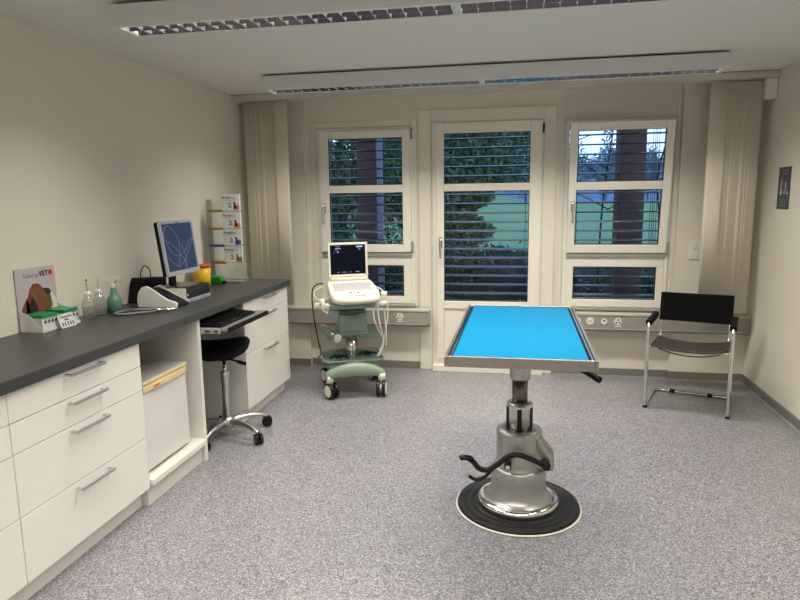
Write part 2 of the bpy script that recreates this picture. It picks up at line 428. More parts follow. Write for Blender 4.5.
# ------------------------------------------------------------------ vertical blind stacks and head rail
rl = thing('blind_head_rail', 'long cream blind rail under the ceiling above the windows', 'blind rail', (XL, 5.03, H))
MB().box(0.003, XR-XL-.003, 0, .15, -.048, -.004).build('rail', 'blind_rail', rl, .004)
MB().box(0.003, XR-XL-.003, .005, .14, -.0035, -.0003).build('shadow_gap', 'gasket', rl)  # dark strip standing in for the shade between rail and ceiling
MB().box(XR-XL-.075, XR-XL-.004, .03, .10, -.19, -.0485).build('end_bracket', 'frame_white', rl, .004)
def stack(x_flat0, x_end, z0, label, sgn, zoff=0.):
    t = thing('vertical_blind', label, 'vertical blind', ((x_flat0+x_end)/2, 5.10, z0), 0, 'bunched vertical blinds beside the windows')
    cx = (x_flat0+x_end)/2; top = H-.056-z0
    n = 24; span = abs(x_end-x_flat0)-.127
    # flat slat facing the room (gently curved)
    xa = x_flat0-cx; xb = xa+sgn*.127
    pts = [(xa+(xb-xa)*k/6, -.006*sin(pi*k/6)) for k in range(7)]
    poly = pts+[(p[0], p[1]+.0012) for p in pts[::-1]]
    def slat(poly, nm='slat'):
        o = MB().prism(poly, 'z', .0, top, True).build(nm, 'blind_fabric', t)
        for p in o.data.polygons:
            if len(p.vertices) > 4: p.use_smooth = False
        return o
    slat(poly)
    for i in range(n):
        xc = xb+sgn*(span*(i+.35)/n); a = -R(20+random.uniform(-3.5, 3.5))*sgn; j = random.uniform(-.0015, .0015)
        wd = .05; pts = []
        for k in range(9):
            u = (k/8-.5)*2*wd; v = -.007*cos(pi*(k/8-.5))
            pts.append((xc-sgn*.045+u*cos(a)-v*sin(a), .028+j+i*.0004+u*sin(a)+v*cos(a)))
        th = Vector((pts[-1][0]-pts[0][0], pts[-1][1]-pts[0][1])).normalized(); nx, ny = -th.y*.0012, th.x*.0012
        slat(pts+[(p[0]+nx, p[1]+ny) for p in pts[::-1]])
    m = MB()
    for i in range(n): m.box(xb+sgn*(span*(i+.35)/n)-.003, xb+sgn*(span*(i+.35)/n)+.003, .03, .06, top, top+.003)
    m.build('carrier', 'frame_white', t)
stack(-1.905, -2.30, .60, 'cream vertical blind bunched in the left corner behind the worktop', -1)
stack(1.34, 1.70, .60, 'cream vertical blind bunched in the right corner behind the armchair', 1)

# ------------------------------------------------------------------ ceiling luminaires
def luminaire(y, group):
    t = thing('ceiling_light', '', 'ceiling light', (-1.76, y, 2.245), 0, group)
    L = 2.98; W = .19; n = 22
    m = MB(); m.box(0, L, 0, .022, 0, .093); m.box(0, L, W-.022, W, 0, .093); m.box(0, .03, .022, W-.022, 0, .093); m.box(L-.03, L, .022, W-.022, 0, .093)
    m.box(.03, L-.03, .022, W-.022, .07, .093); m.box(L/2-.018, L/2+.018, .022, W-.022, .003, .07)
    m.build('housing', 'fixture', t, .002)
    for x in (.3, L/2-.3, L/2+.3, L-.3): MB().box(x-.03, x+.03, .07, .12, .0932, .1065).build('mount', 'gasket', t)
    for k in range(2):
        xa = .032+k*(L/2-.013); xb = xa+L/2-.052
        lv = MB()
        for i in range(1, n):
            x = xa+(xb-xa)*i/n
            lv.prism([(x-.0008, .004), (x+.0008, .004), (x+.006, .038), (x-.006, .038)], 'y', .0235, W-.0235)
        lv.build('louvre', 'louvre', t); lv = MB()
        for yy, s in ((.0235, 1), (W-.0235, -1)):
            lv.prism([(yy, .003), (yy+s*.001, .003), (yy+s*.018, .045), (yy+s*.030, .062), (yy, .062)], 'x', xa, xb)
        lv.prism([(W/2-.001, .004), (W/2+.001, .004), (W/2+.012, .03), (W/2-.012, .03)], 'x', xa, xb)
        lv.build('reflector', 'reflector', t)
        tb = MB()
        for yy in (.062, W-.062): tb.cyl((xa+.01, yy, .055), (xb-.01, yy, .055), .008, n=12)
        tb.build('fluorescent_tube', 'lamp', t)
        ld = bpy.data.lights.new('lamp_light', 'AREA'); ld.shape = 'RECTANGLE'; ld.size = xb-xa; ld.size_y = W-.05
        ld.energy = 19.5; ld.color = (1., .94, .835); ld.spread = R(128)
        lo = bpy.data.objects.new('lamp_light', ld); col.objects.link(lo); lo.parent = t; lo.location = ((xa+xb)/2, W/2, -.002)
    return t
l1 = luminaire(2.60, 'long louvred ceiling lights'); l1['label'] = 'long louvred ceiling light nearest the viewer, cut by the top of the photo'
l2 = copy_tree(l1); l2.location.y = 4.27; l2['label'] = 'long louvred ceiling light further back, just in front of the blind rail'
for y in (.93, -.74):
    c = copy_tree(l1); c.location.y = y; c['label'] = 'long louvred ceiling light behind the viewer'

# ------------------------------------------------------------------ counter run
FX = -1.776
def bow_handle(t, y, z, L=.215):
    m = MB(); x = FX
    m.box(x, x+.034, y-L/2, y-L/2+.010, z-.006, z+.006); m.box(x, x+.034, y+L/2-.010, y+L/2, z-.006, z+.006)
    m.box(x+.026, x+.036, y-L/2, y+L/2, z-.007, z+.007)
    return m.build('handle', 'steel', t, .003)
def drawer_unit(ya, yb, splits, label, hz):
    t = thing('drawer_unit', label, 'drawer cabinet', (0, 0, 0), 0, 'white drawer units under the worktop')
    t.location = (0, 0, 0)
    m = MB(); m.box(XL+.02, FX-.0195, ya+.001, yb-.001, .10, .836); m.box(XL+.06, FX-.055, ya+.001, yb-.001, 0, .10); m.build('body', 'cabinet', t, .001)
    for (z1, z0), hz_ in zip(zip(splits, splits[1:]), hz):
        m = MB(); m.box(FX-.019, FX, ya+.002, yb-.002, z0+.0015, z1-.0015)
        dr = m.build('drawer', 'cabinet', t, .0015)
        bow_handle(dr, (ya+yb)/2, hz_)
    return t
S4 = [.834, .720, .603, .362, .100]
drawer_unit(1.04, 1.845, S4, 'white drawer unit at the left edge of the photo, cut off by it', [.818, .700, .581, .336])
drawer_unit(1.845, 2.645, S4, 'white four-drawer unit left of the small fridge', [.818, .700, .581, .336])
drawer_unit(3.805, 4.60, [.834, .724, .485, .100], 'white three-drawer unit at the far end beyond the stool', [.82, .705, .457])
m = MB(); m.box(XL+.002, -1.758, .45, 4.634, .838, .885)
wt = m.build('worktop', 'worktop', None, .004); tag(wt, 'long dark grey worktop running along the left wall', 'worktop')
t = thing('open_cabinet', 'open white cabinet bay that holds the small fridge', 'cabinet', (0, 0, 0))
MB().box(XL+.002, FX, 3.198, 3.228, 0, .8375).build('side_panel', 'cabinet', t, .001)
MB().box(XL+.02, -1.758, 2.648, 3.197, .112, .141).build('shelf', 'cabinet', t, .002)
MB().box(XL+.02, FX-.02, 2.648, 3.197, 0, .111).build('plinth', 'cabinet_in', t, .001)
MB().box(XL+.02, XL+.035, 2.648, 3.197, .1415, .8375).build('back_panel', 'cabinet_in', t)
# fridge
t = thing('mini_fridge', 'small white fridge with a yellowed top band in the open bay', 'fridge', (-2.072, 2.898, .1415))
MB().box(-.22, .215, -.205, .205, .012, .462).build('body', 'fridge', t, .006)
m = MB(); m.box(.2155, .262, -.207, .207, .02, .425); m.build('door', 'fridge', t, .008)
m = MB(); m.prism([(.2155, -.207), (.268, -.207), (.276, -.1), (.278, 0), (.276, .1), (.268, .207), (.2155, .207)], 'z', .4255, .458); m.build('door_band', 'fridge_band', t, .003, label='yellowed plastic band')
MB().box(-.22, .268, -.207, .207, .4625, .482).build('lid', 'fridge_top', t, .005)
m = MB(); m.box(.262, .2695, -.207, .207, .4626, .478); m.build('lid_edge', 'fridge_band', t, .002)
m = MB()
for y in (-.16, .16): m.box(.10, .14, y-.02, y+.02, 0, .012); m.box(-.2, -.16, y-.02, y+.02, 0, .012)
m.build('foot', 'black', t)
m = MB(); m.box(.2775, .2788, -.13, -.08, .437, .445); m.build('badge', 'lid_red', t)
m = MB(); m.box(-.12, .1, -.12, -.06, .4822, .4830); m.build('lid_mark', 'duct', t)
# keyboard tray and keyboard
t = thing('keyboard_tray', 'grey pull-out keyboard tray under the worktop above the stool', 'keyboard tray', (0, 0, 0))
m = MB(); m.prism([(-2.1, 3.245), (-1.645, 3.245), (-1.625, 3.265), (-1.625, 3.825), (-1.64, 3.84), (-1.70, 3.84), (-1.70, 3.79), (-2.1, 3.79)], 'z', .764, .782); m.build('shelf', 'tray_grey', t, .002)
m = MB(); m.box(-1.6245, -1.612, 3.262, 3.828, .757, .785); m.build('front_edge', 'black', t, .003)
m = MB(); m.box(-2.1, -1.66, 3.232, 3.2445, .752, .782); m.build('side_rail', 'duct', t, .002)
for a_, b_ in ((-1.75, -1.72), (-1.69, -1.67)): MB().box(a_, b_, 3.2295, 3.2318, .763, .772).build('rail_slot', 'dark_hole', t)
for a_ in (3.30, 3.72): MB().box(-2.08, -2.04, a_, a_+.04, .782, .8375).build('bracket', 'duct', t)
t = thing('keyboard', 'black computer keyboard lying on the pull-out tray', 'keyboard', (-1.745, 3.50, .7822), 0)
m = MB(); m.prism([(-.085, 0), (.075, 0), (.085, .006), (.085, .012), (-.085, .022)], 'y', -.235, .235); m.build('case', 'black', t, .004)
m = MB()
for r in range(6):
    x = .062-r*.024; z = .0135+r*.0015
    n = 20
    for k in range(n):
        if r == 0 and 6 < k < 12: continue
        y = -.222+k*.0222; m.box(x-.009, x+.009, y, y+.018, z, z+.007)
m.build('keys', 'black_gloss', t)

# ------------------------------------------------------------------ saddle stool
t = thing('saddle_stool', 'black saddle stool on a chrome five-star base with castors', 'stool', (-1.83, 3.60, 0), 0)
def blob(mb, fn, nu, nv):
    g = [[mb._v(fn(u/nu, v/nv)) for v in range(nv)] for u in range(nu+1)]
    for a in range(nu):
        for b_ in range(nv): mb._f([g[a][b_], g[a][(b_+1) % nv], g[a+1][(b_+1) % nv], g[a+1][b_]], True)
    mb._f([x for x in g[0]][::-1]); mb._f(g[-1])
m = MB()
def saddle(u, v):
    s = -1+2*u; a = 2*pi*v; k = max(0., 1-abs(s)**5.0)**.5+.02
    lx = s*.170; ly = cos(a)*.18*k*(1-.12*s); zt = .030*k
    z = .592+(zt+.008)*sin(a)-1.2*ly*ly+.018*s*s+.004*s
    q_ = .45
    return (lx*cos(q_)-ly*sin(q_)-.005, lx*sin(q_)+ly*cos(q_), z)
blob(m, saddle, 22, 28); m.build('seat', 'leather', t)
m = MB(); m.lathe([(.03, .50), (.075, .515), (.11, .545), (.09, .575)], 24); m.cyl((.03, -.03, .52), (.16, -.09, .515), .006); m.cyl((.13, -.075, .515), (.19, -.105, .512), .011); m.build('mechanism', 'black', t)
MB().cyl((0, 0, .28), (0, 0, .51), .012).build('piston', 'chrome', t)
MB().lathe([(.025, .08), (.025, .37), (.028, .375), (.028, .425), (.02, .43)], 24).build('column', 'steel', t)
m = MB(); m.lathe([(.035, .07), (.045, .085), (.038, .125), (.027, .13)], 24); m.build('hub', 'steel', t)
for k in range(5):
    a = R(49+72*k); c, s_ = cos(a), sin(a)
    m = MB(); P = smooth_path([(c*.03, s_*.03, .10), (c*.12, s_*.12, .105), (c*.21, s_*.21, .094), (c*.275, s_*.275, .072)], 4)
    m.tube(P, .022, 10, r2=.015, flat=.75); m.build('leg', 'steel', t)
    m = MB(); cx, cy = c*.275, s_*.275; m.cyl((cx, cy, .045), (cx, cy, .072), .008)
    ax = Vector((cos(a+1.1), sin(a+1.1), 0))
    m.box(cx-.012, cx+.012, cy-.012, cy+.012, .03, .055)
    for q in (-.014, .014): m.disc(Vector((cx, cy, .034))+ax*q, ax, .034, .018, 24)
    m.build('castor', 'black_gloss', t)

# ------------------------------------------------------------------ things on the worktop
Z = .8852
t = thing('cardboard_display', 'white cardboard counter display with a dog picture and slanted tray against the wall', 'counter display', (-2.285, 2.705, Z), 0)
tl = R(4)
m = MB(); m.prism([(-.072, .0), (-.068, .0), (-.068+.0, .30), (-.072, .30)], 'y', -.132, .132); bb = m.build('back_board', 'carton_mauve', t, .001)
pic = MB()
def pp(pts, x):  # polygon on the board, (y, z) pairs
    pic.prism([(p[0]*1.18-.012, .06+(p[1]-.06)*.98) for p in pts], 'x', x, x+.0006)
pic.mi = 0; pp([(-.06, .06), (-.055, .13), (-.03, .20), (-.01, .225), (.02, .222), (.04, .20), (.03, .15), (.06, .07)], -.0679)
pp([(-.09, .06), (-.08, .11), (-.05, .16), (-.03, .10), (-.04, .06)], -.0679)
pic.mi = 1; pp([(-.02, .20), (.03, .205), (.065, .18), (.085, .15), (.09, .10), (.06, .06), (.01, .06), (.0, .12), (-.03, .18)], -.0672)
pic.mi = 2; pp([(.045, .195), (.075, .19), (.09, .172), (.08, .155), (.06, .16)], -.0665); pp([(-.02, .16), (.0, .12), (.01, .06), (-.035, .06), (-.045, .12)], -.0665)
pic.mi = 3; pp([(.075, .152), (.09, .17), (.115, .13), (.12, .06), (.088, .06), (.092, .10)], -.0672)
pic.build('dog_picture', ['dog_red', 'dog_brown', 'dog_dark', 'carton_white'], bb)
lt = MB(); lt.mi = 0; text_mesh('Selecta', .036, face_T((-.0675, -.032, .262), (1, 0, 0)), lt)
lt.mi = 1; text_mesh('VET', .036, face_T((-.0675, .053, .264), (1, 0, 0)), lt, bold=.0012)
lt.mi = 2; lt.disc((-.0674, .100, .266), (1, 0, 0), .014, .0006); lt.build('lettering', ['ink_grey', 'ink', 'ink_red'], bb)
tr = MB(); tr.box(-.066, .056, -.132, .132, 0, .004); tr.box(.052, .056, -.132, .132, .004, .014)
for y in (-.132, .129): tr.prism([(-.066, .004), (.052, .004), (.052, .020), (.0, .075), (-.066, .105)], 'y', y, y+.003)
tr.build('tray', 'carton_white', t, .001)
def pack(t0, y0, y1, label, grp):
    p = thing('medicine_box', label, 'box', (-2.285, (y0+y1)/2+2.705, Z+.0045), 0, grp); hw = (y1-y0)/2
    MB().box(-.052, .048, -hw, hw, 0, .062).build('carton', 'carton_white', p, .001)
    m = MB(); m.box(-.056, .051, -hw-.0025, hw+.0025, .0622, .080); m.build('lid', 'green_lid', p, .003)
    m = MB()
    for k in range(4):
        yy = -hw*.8+k*hw*.5; m.prism([(yy, .040), (yy+.012, .052), (yy+.018, .048), (yy+.02, .034), (yy+.014, .040), (yy+.009, .030), (yy+.007, .040)], 'x', .0482, .0487)
    m.box(.0482, .0487, -hw*.85, hw*.8, .056, .0585)
    m.build('print', 'ink', p)
pack(t, -.122, -.028, 'white medicine box with green lid, the near one in the cardboard display', 'green-lidded boxes in the display')
pack(t, .030, .122, 'white medicine box with green lid, the far one in the cardboard display', 'green-lidded boxes in the display')
t = thing('price_card', 'small white card leaning against the front of the cardboard display', 'card', (-2.205, 2.72, Z), 0)
T = Matrix.Rotation(R(-20), 4, 'Y') @ Matrix.Diagonal((1, .86, .80, 1))
m = MB(); m.T = T; m.box(.002, .004, -.062, .062, 0.001, .088); cb = m.build('card', 'poster_white', t)
m = MB(); m.T = T; text_mesh('Canosolvin', .022, T.inverted() @ T @ face_T((.0042, 0, .070), (1, 0, 0)), m, bold=.0004); text_mesh('ERBL', .016, face_T((.0042, 0, .050), (1, 0, 0)), m, bold=.0006)
for k in range(5): m.box(.0042, .0046, -.046+k*.021, -.037+k*.021, .012, .036)
m.build('lettering', 'ink', cb)
# wash bottles
def wash(y, x, lean, label):
    b_ = thing('wash_bottle', label, 'bottle', (x, y, Z), 0, 'clear wash bottles by the wall')
    m = MB(); m.lathe([(.026, 0), (.031, .004), (.031, .075), (.029, .090), (.018, .112), (.013, .118), (.013, .128)], 28); m.build('bottle', 'milky', b_)
    MB().lathe([(.0275, .003), (.029, .006), (.029, .056), (.0285, .058)], 24).build('liquid', 'milky', b_)
    MB().lathe([(.016, .122), (.017, .124), (.017, .138), (.009, .143)], 20).build('cap', 'spray_white', b_)
    pts = smooth_path([(0, 0, .142), (0, 0, .165), (lean*.3, -lean*.4, .187), (lean, -lean*1.2, .205)], 5)
    MB().tube(pts, .0045, 8, r2=.002).build('nozzle', 'milky', b_)
    if y < 3: m = MB(); p = pts[-1]; m.cyl(p+Vector((0, 0, -.004)), p+Vector((0, 0, .006)), .004); m.build('tip', 'black', b_)
wash(2.958, -2.268, .012, 'clear wash bottle with a black nozzle tip, next to the cardboard display')
wash(3.055, -2.272, -.004, 'clear wash bottle standing right beside the green spray bottle')
t = thing('spray_bottle', 'green spray bottle with a white trigger head', 'spray bottle', (-2.245, 3.145, Z), 0)
MB().lathe([(.034, 0), (.0405, .005), (.0405, .066), (.036, .078), (.022, .096), (.016, .118), (.0155, .142)], 32).build('bottle', 'spray_green', t)
m = MB(); m.lathe([(.0175, .138), (.0175, .160), (.014, .163)], 20)
m.prism([(-.02, .162), (.014, .162), (.022, .178), (.042, .184), (.046, .20), (.0, .204), (-.028, .196), (-.045, .182), (-.04, .176)], 'y', -.011, .011)
m.build('spray_head', 'spray_white', t, .003)
m = MB(); m.tube(smooth_path([(.026, 0, .182), (.030, 0, .165), (.024, 0, .15), (.028, 0, .14)], 4), .004, 8); m.build('trigger', 'spray_white', t)
# label printer with white side cheeks
t = thing('label_printer', 'black label printer with rounded white side panels below the monitor', 'printer', (-2.195, 3.285, Z), 0)
prof = [(0, 0), (-.002, .05), (.008, .09), (.03, .118), (.06, .128), (.09, .116), (.14, .082), (.19, .052), (.245, .036), (.25, .026), (.248, 0)]
MB().prism(prof, 'y', 0, .018).build('side_panel', 'device_white', t, .006); MB().prism([(p[0]*.96, p[1]*.9) for p in prof], 'y', .148, .160).build('side_panel', 'device_white', t, .003)
m = MB(); m.prism([(.005, 0), (.01, .09), (.05, .105), (.12, .078), (.20, .04), (.235, .02), (.235, 0)], 'y', .0185, .1475); m.build('body', 'black', t, .004)
m = MB(); m.box(.225, .2445, .02, .146, .001, .018); m.build('paper_slot', 'black_gloss', t)
# pc + monitor
t = thing('desktop_computer', 'flat black desktop computer with a silver lower edge carrying the monitor', 'computer', (-2.14, 3.610, Z), 0)
MB().box(-.09, .148, -.155, .155, 0, .088).build('case', 'black', t, .004)
m = MB(); m.box(.1485, .158, -.155, .155, .0225, .088); m.build('front_panel', 'black_gloss', t, .003)
m = MB(); m.box(.1485, .161, -.155, .155, 0, .022); m.build('lower_trim', 'silver_plastic', t, .003)
m = MB(); m.box(.1582, .1588, -.135, -.120, .040, .055); m.build('badge', 'silver_plastic', t)
m = MB(); m.box(.1612, .1616, .02, .09, .012, .0145); m.box(.1612, .1616, -.10, -.05, .009, .011); m.build('port', 'ink', t)
t = thing('label_stand', 'narrow white upright strip between the printer and the computer', 'stand', (-1.985, 3.447, Z), 0)
MB().box(-.10, .012, -.004, .004, 0, .092).build('panel', 'device_white', t, .002)
t = thing('flat_monitor', 'silver-framed flat monitor with blue swirl desktop, facing the room', 'monitor', (-2.07, 3.566, Z+.0882), 0)
MB().prism([(-.08, -.10), (.05, -.11), (.08, -.07), (.08, .07), (.05, .11), (-.08, .10)], 'z', 0, .014).build('foot', 'dark_steel', t, .004)
MB().box(-.065, -.050, -.035, .035, .014, .20).build('stem', 'black', t, .004)
T = Matrix.Translation((.01, 0, .2445)) @ Matrix.Rotation(R(-7.1), 4, 'Y')
m = MB(); m.T = T; ring_ = None
def ringx(mb, y0, y1, z0, z1, x0, x1, wl, wb, wt_):
    mb.box(x0, x1, y0, y0+wl, z0, z1); mb.box(x0, x1, y1-wl, y1, z0, z1); mb.box(x0, x1, y0+wl, y1-wl, z0, z0+wb); mb.box(x0, x1, y0+wl, y1-wl, z1-wt_, z1)
ringx(m, -.1875, .1875, -.165, .165, -.012, .004, .018, .026, .018); fr = m.build('bezel', 'silver_plastic', t, .002)
m = MB(); m.T = T; m.box(-.038, -.0125, -.185, .185, -.162, .162); m.box(-.055, -.038, -.12, .12, -.11, .11); m.build('back_shell', 'black', t, .006)
m = MB(); m.T = T; m.box(-.010, -.002, -.1685, .1685, -.138, .146); sc = m.build('screen', 'screen_blue', t)
m = MB(); m.T = T
for pts in ([(-.15, .12), (-.10, .135), (-.04, .10), (.0, .03), (-.02, -.06), (-.05, -.13)], [(-.165, .10), (-.12, .0), (-.04, -.05), (.06, -.02), (.13, .04), (.165, .03)],
            [(-.155, -.05), (-.05, -.11), (.05, -.07), (.165, .05)], [(-.13, .125), (-.165, .06), (-.08, .02), (.02, -.07), (.05, -.13)], [(.03, -.13), (.05, -.05), (.02, .02)]):
    m.tube(smooth_path([(-.0018, p[0], p[1]) for p in pts], 8), .0030, 6, flat=.4)
m.build('screen_swirl', 'screen_swirl', sc)
m = MB(); m.T = T; m.box(.0042, .0046, -.010, .012, .150, .156); m.build('brand_mark', 'ink', t)
# black box behind
t = thing('black_box', 'black angled box standing behind the label printer against the wall', 'box', (-2.28, 3.55, Z), 0)
m = MB(); m.prism([(-.13, 0), (.16, 0), (.16, .13), (-.075, .150), (-.10, .10)], 'x', -.07, .025); m.build('housing', 'black', t, .004)
m = MB(); m.tube(smooth_path([(-.04, -.02, .14), (-.04, -.015, .18), (-.035, .02, .215), (-.03, .06, .19), (-.03, .07, .15), (-.03, .075, .12)], 6), .0035, 8); m.build('cable', 'black', t)
def cable(name, pts, r, m_, label, cat='cable'):
    return tag(MB().tube(smooth_path(pts, 6), r, 8).build(name, m_), label, cat)
cable('power_cable', [(-2.27, 3.25, Z+.005), (-2.28, 3.22, Z+.02), (-2.31, 3.20, Z+.03), (-2.33, 3.24, Z+.005), (-2.30, 3.275, Z+.004)], .0025, 'black', 'thin black cable looping on the worktop behind the green spray bottle')
t = thing('otoscope_cable', 'grey cable with a silver plug lying coiled in front of the label printer', 'cable')
m = MB(); m.tube(smooth_path([(-1.945, 3.205, Z+.007), (-2.02, 3.215, Z+.008), (-2.12, 3.19, Z+.008), (-2.185, 3.10, Z+.008), (-2.17, 3.04, Z+.008), (-2.12, 3.03, Z+.008), (-2.06, 3.08, Z+.008), (-1.99, 3.15, Z+.008)], 7), .0075, 8); m.build('cord', 'cable_grey', t)
m = MB(); m.tube(smooth_path([(-2.15, 3.13, Z+.022), (-2.10, 3.09, Z+.022), (-2.02, 3.13, Z+.022), (-1.98, 3.17, Z+.022)], 7), .006, 8); m.build('cord', 'cable_grey', t)
m = MB(); m.cyl((-1.985, 3.155, Z+.013), (-1.90, 3.20, Z+.013), .008); m.disc((-1.985, 3.155, Z+.013), (.88, .47, 0), .0128, .02); m.disc((-1.94, 3.18, Z+.013), (.88, .47, 0), .012, .008); m.build('plug', 'chrome', t, label='silver plug')
# sharps bin, green box
t = thing('sharps_bin', 'yellow sharps bin with a red lid behind the monitor', 'waste bin', (-2.262, 4.19, Z), 0)
MB().lathe([(.054, 0), (.057, .003), (.064, .145)], 32).build('bin', 'yellow', t)
MB().lathe([(.067, .140), (.067, .153), (.058, .158), (.03, .160)], 32).build('lid', 'lid_red', t)
t = thing('green_tape_dispenser', 'small bright green dispenser standing between the yellow bin and the acrylic stand', 'dispenser', (-2.245, 4.325, Z), 0)
m = MB(); m.prism([(-.060, 0), (.075, 0), (.080, .03), (.074, .054), (.05, .062), (.03, .056), (.0, .062), (-.045, .060), (-.062, .035)], 'y', -.035, .035); m.build('body', 'lime_green', t, .008)
MB().disc((0, -.0355, .034), (0, 1, 0), .020, .004).build('roll', 'green_lid', t)
MB().box(.0785, .094, -.02, .02, .004, .022).build('cutter', 'black', t, .002)

# acrylic tier display
t = thing('acrylic_display', 'clear acrylic four-tier display stand in the worktop corner by the blind', 'display stand', (-2.205, 4.50, Z), 0)
MB().box(-.125, .165, -.125, .06, 0, .006).build('base', 'acrylic', t, .001)
MB().box(-.125, .135, .035, .039, .006, .60).build('back_panel', 'acrylic', t)
MB().box(-.129, -.125, -.05, .039, .0, .62).build('side_panel', 'acrylic', t)
tiers = [(.535, 'strip_yellow', 'pink', 'top'), (.404, 'strip_orange', 'orange', 'second'), (.277, 'strip_purple', 'blue_ink', 'third'), (.150, 'strip_red', 'brown_ink', 'lowest')]
for z, sm, im, nm in tiers:
    sh = MB().box(-.1248, .150, -.10, .0348, z, z+.003).build('shelf', 'acrylic', t)
    MB().box(-.088, .035, -.106, -.1002, z-.008, z+.010).build('edge_strip', sm, sh, .001)
    lb = {'pink': 'pink', 'orange': 'orange', 'blue_ink': 'blue', 'brown_ink': 'brown'}[im]
    p = thing('tick_treatment_box', 'white medicine box with %s dog picture, on the %s tier of the display stand' % (lb, nm), 'box', (-2.205+.082, 4.40+.038, Z+z+.0032), R(16), 'medicine boxes on the acrylic stand')
    MB().box(-.066, .066, -.032, .012, 0, .118).build('carton', 'carton_white', p, .001)
    lt = MB(); lt.mi = 0; text_mesh('Front', .026, face_T((-.034, -.0326, .094), (0, -1, 0)), lt, bold=.0006); lt.mi = 1
    text_mesh('line', .026, face_T((.012, -.0326, .094), (0, -1, 0)), lt)
    lt.mi = 0
    for q in range(3): lt.box(-.02+.006*(q % 2), .006-.004*q, -.0328, -.0322, .022+q*.014, .029+q*.014)
    lt.mi = 3; lt.box(-.055, .005, -.0328, -.0322, .074, .077); lt.box(-.055, -.048, -.0328, -.0322, .04, .046)
    lt.mi = 1
    lt.prism([(.016, .004), (.062, .004), (.062, .030), (.055, .045), (.046, .036), (.030, .034), (.02, .022)], 'y', -.0328, -.0322)
    lt.mi = 2
    lt.prism([(.020, .012), (.045, .012), (.044, .030), (.036, .044), (.034, .058), (.026, .062), (.018, .056), (.024, .048), (.022, .030)], 'y', -.0334, -.0327)
    lt.build('print', ['ink', im, 'dog_dark' if im != 'brown_ink' else 'dog_brown', 'ink_grey'], p)
MB().box(-.02, .14, -.12, -.04, .0062, .0115).build('leaflet', 'steel', t)

# ------------------------------------------------------------------ ultrasound cart
CT = (-1.30, 4.72, 0); CR = R(21)
t = thing('ultrasound_cart', 'pale green wheeled cart with glass shelf under the ultrasound scanner', 'medical cart', CT, CR)
# base: X-shaped moulded foot, local -y is the front
m = MB()
n = 16
def basefn(u, v):
    # arched bumper running left-right at front / back
    return None
def bumper(y0, sgn, name):
    mb = MB(); prev = None
    K = 18; rings = []
    for i in range(K+1):
        s = -1+2*i/K; x = .225*s
        zc = .165+.055*(1-s*s); yy = y0+sgn*(.045*(1-s*s)) ; hh = .034-.006*abs(s)+.018*(1-s*s); dd = .045
        ring = []
        for k in range(12):
            a = 2*pi*k/12; ca, sa = cos(a), sin(a)
            e = lambda q: (abs(q)**.6)*(1 if q >= 0 else -1)
            ring.append(mb._v((x, yy+dd*e(ca), zc+hh*e(sa))))
        rings.append(ring)
    for A, B in zip(rings, rings[1:]):
        for k in range(12): mb._f([A[k], A[(k+1) % 12], B[(k+1) % 12], B[k]], True)
    mb._f(rings[0][::-1]); mb._f(rings[-1]); return mb.build(name, 'us_green_light', t)
bumper(-.20, -1, 'front_bumper'); bumper(.21, 1, 'rear_bumper')
m = MB(); m.prism([(-.20, -.17), (.20, -.17), (.14, 0), (.20, .18), (-.20, .18), (-.14, 0)], 'z', .17, .235); m.build('chassis', 'us_green', t, .012)
m = MB(); m.prism([(-.235, -.15), (-.21, -.20), (.21, -.20), (.235, -.15), (.235, .16), (.20, .20), (-.20, .20), (-.235, .16)], 'z', .262, .270); sh = m.build('lower_tray', 'us_glass', t, .001, label='tinted glass shelf')
m = MB(); m.tube([(-.235, -.15, .272), (-.21, -.20, .272), (.21, -.20, .272), (.235, -.15, .272), (.235, .16, .272), (.20, .20, .272), (-.20, .20, .272), (-.235, .16, .272)], .004, 6, closed=True); m.build('tray_rim', 'us_green', sh)
for nm, cx, cy in (('pedal', -.11, -.06), ('pedal', .12, .0)):
    m = MB(); m.tube(smooth_path([(cx-.07, cy-.03, .278), (cx-.03, cy+.01, .286), (cx+.03, cy+.0, .286), (cx+.07, cy-.02, .278)], 4), .012, 8, flat=.5); m.box(cx-.025, cx+.03, cy-.02, cy+.025, .2705, .292); m.build('cable_hook', 'black', t)
MB().lathe([(.045, .235), (.045, .40)], 24).build('column', 'chrome', t)
m = MB()
for k in range(8):
    a = 2*pi*k/8; m.cyl((.046*cos(a), .046*sin(a), .236), (.046*cos(a), .046*sin(a), .40), .004, n=6)
m.build('column_rib', 'dark_steel', t)
m = MB(); m.prism([(-.105, .44), (.125, .44), (.115, .62), (-.10, .62)], 'y', -.05, .06); m.build('column_housing', 'us_green', t, .012)
for b4 in ((-.06, .06, .60, .612), (-.04, .05, .575, .580), (-.095, .105, .47, .475)): MB().box(b4[0], b4[1], -.0535, -.0505, b4[2], b4[3]).build('housing_slot', 'us_dark', t)
m = MB(); m.prism([(-.19, .39), (.24, .39), (.25, .47), (.05, .50), (-.19, .46)], 'y', .061, .068); m.build('glass_panel', 'us_glass', t)
m = MB(); m.lathe([(.10, .625), (.12, .64), (.09, .665)], 30); m.build('swivel', 'us_dark', t)
m = MB(); m.prism([(-.17, -.15), (.17, -.15), (.19, .13), (-.19, .13)], 'z', .666, .705); m.build('platform', 'us_green', t, .01)
# gel/paper roll holder at left
m = MB(); m.cyl((-.23, .06, .50), (-.12, -.10, .435), .028, n=20); rh = m.build('roll_holder', 'us_glass', t)
d_ = Vector((.11, -.16, -.065)).normalized(); m = MB(); m.disc(Vector((-.12, -.10, .435))+d_*.004, d_, .033, .016); m.build('end_ring', 'us_cream', rh)
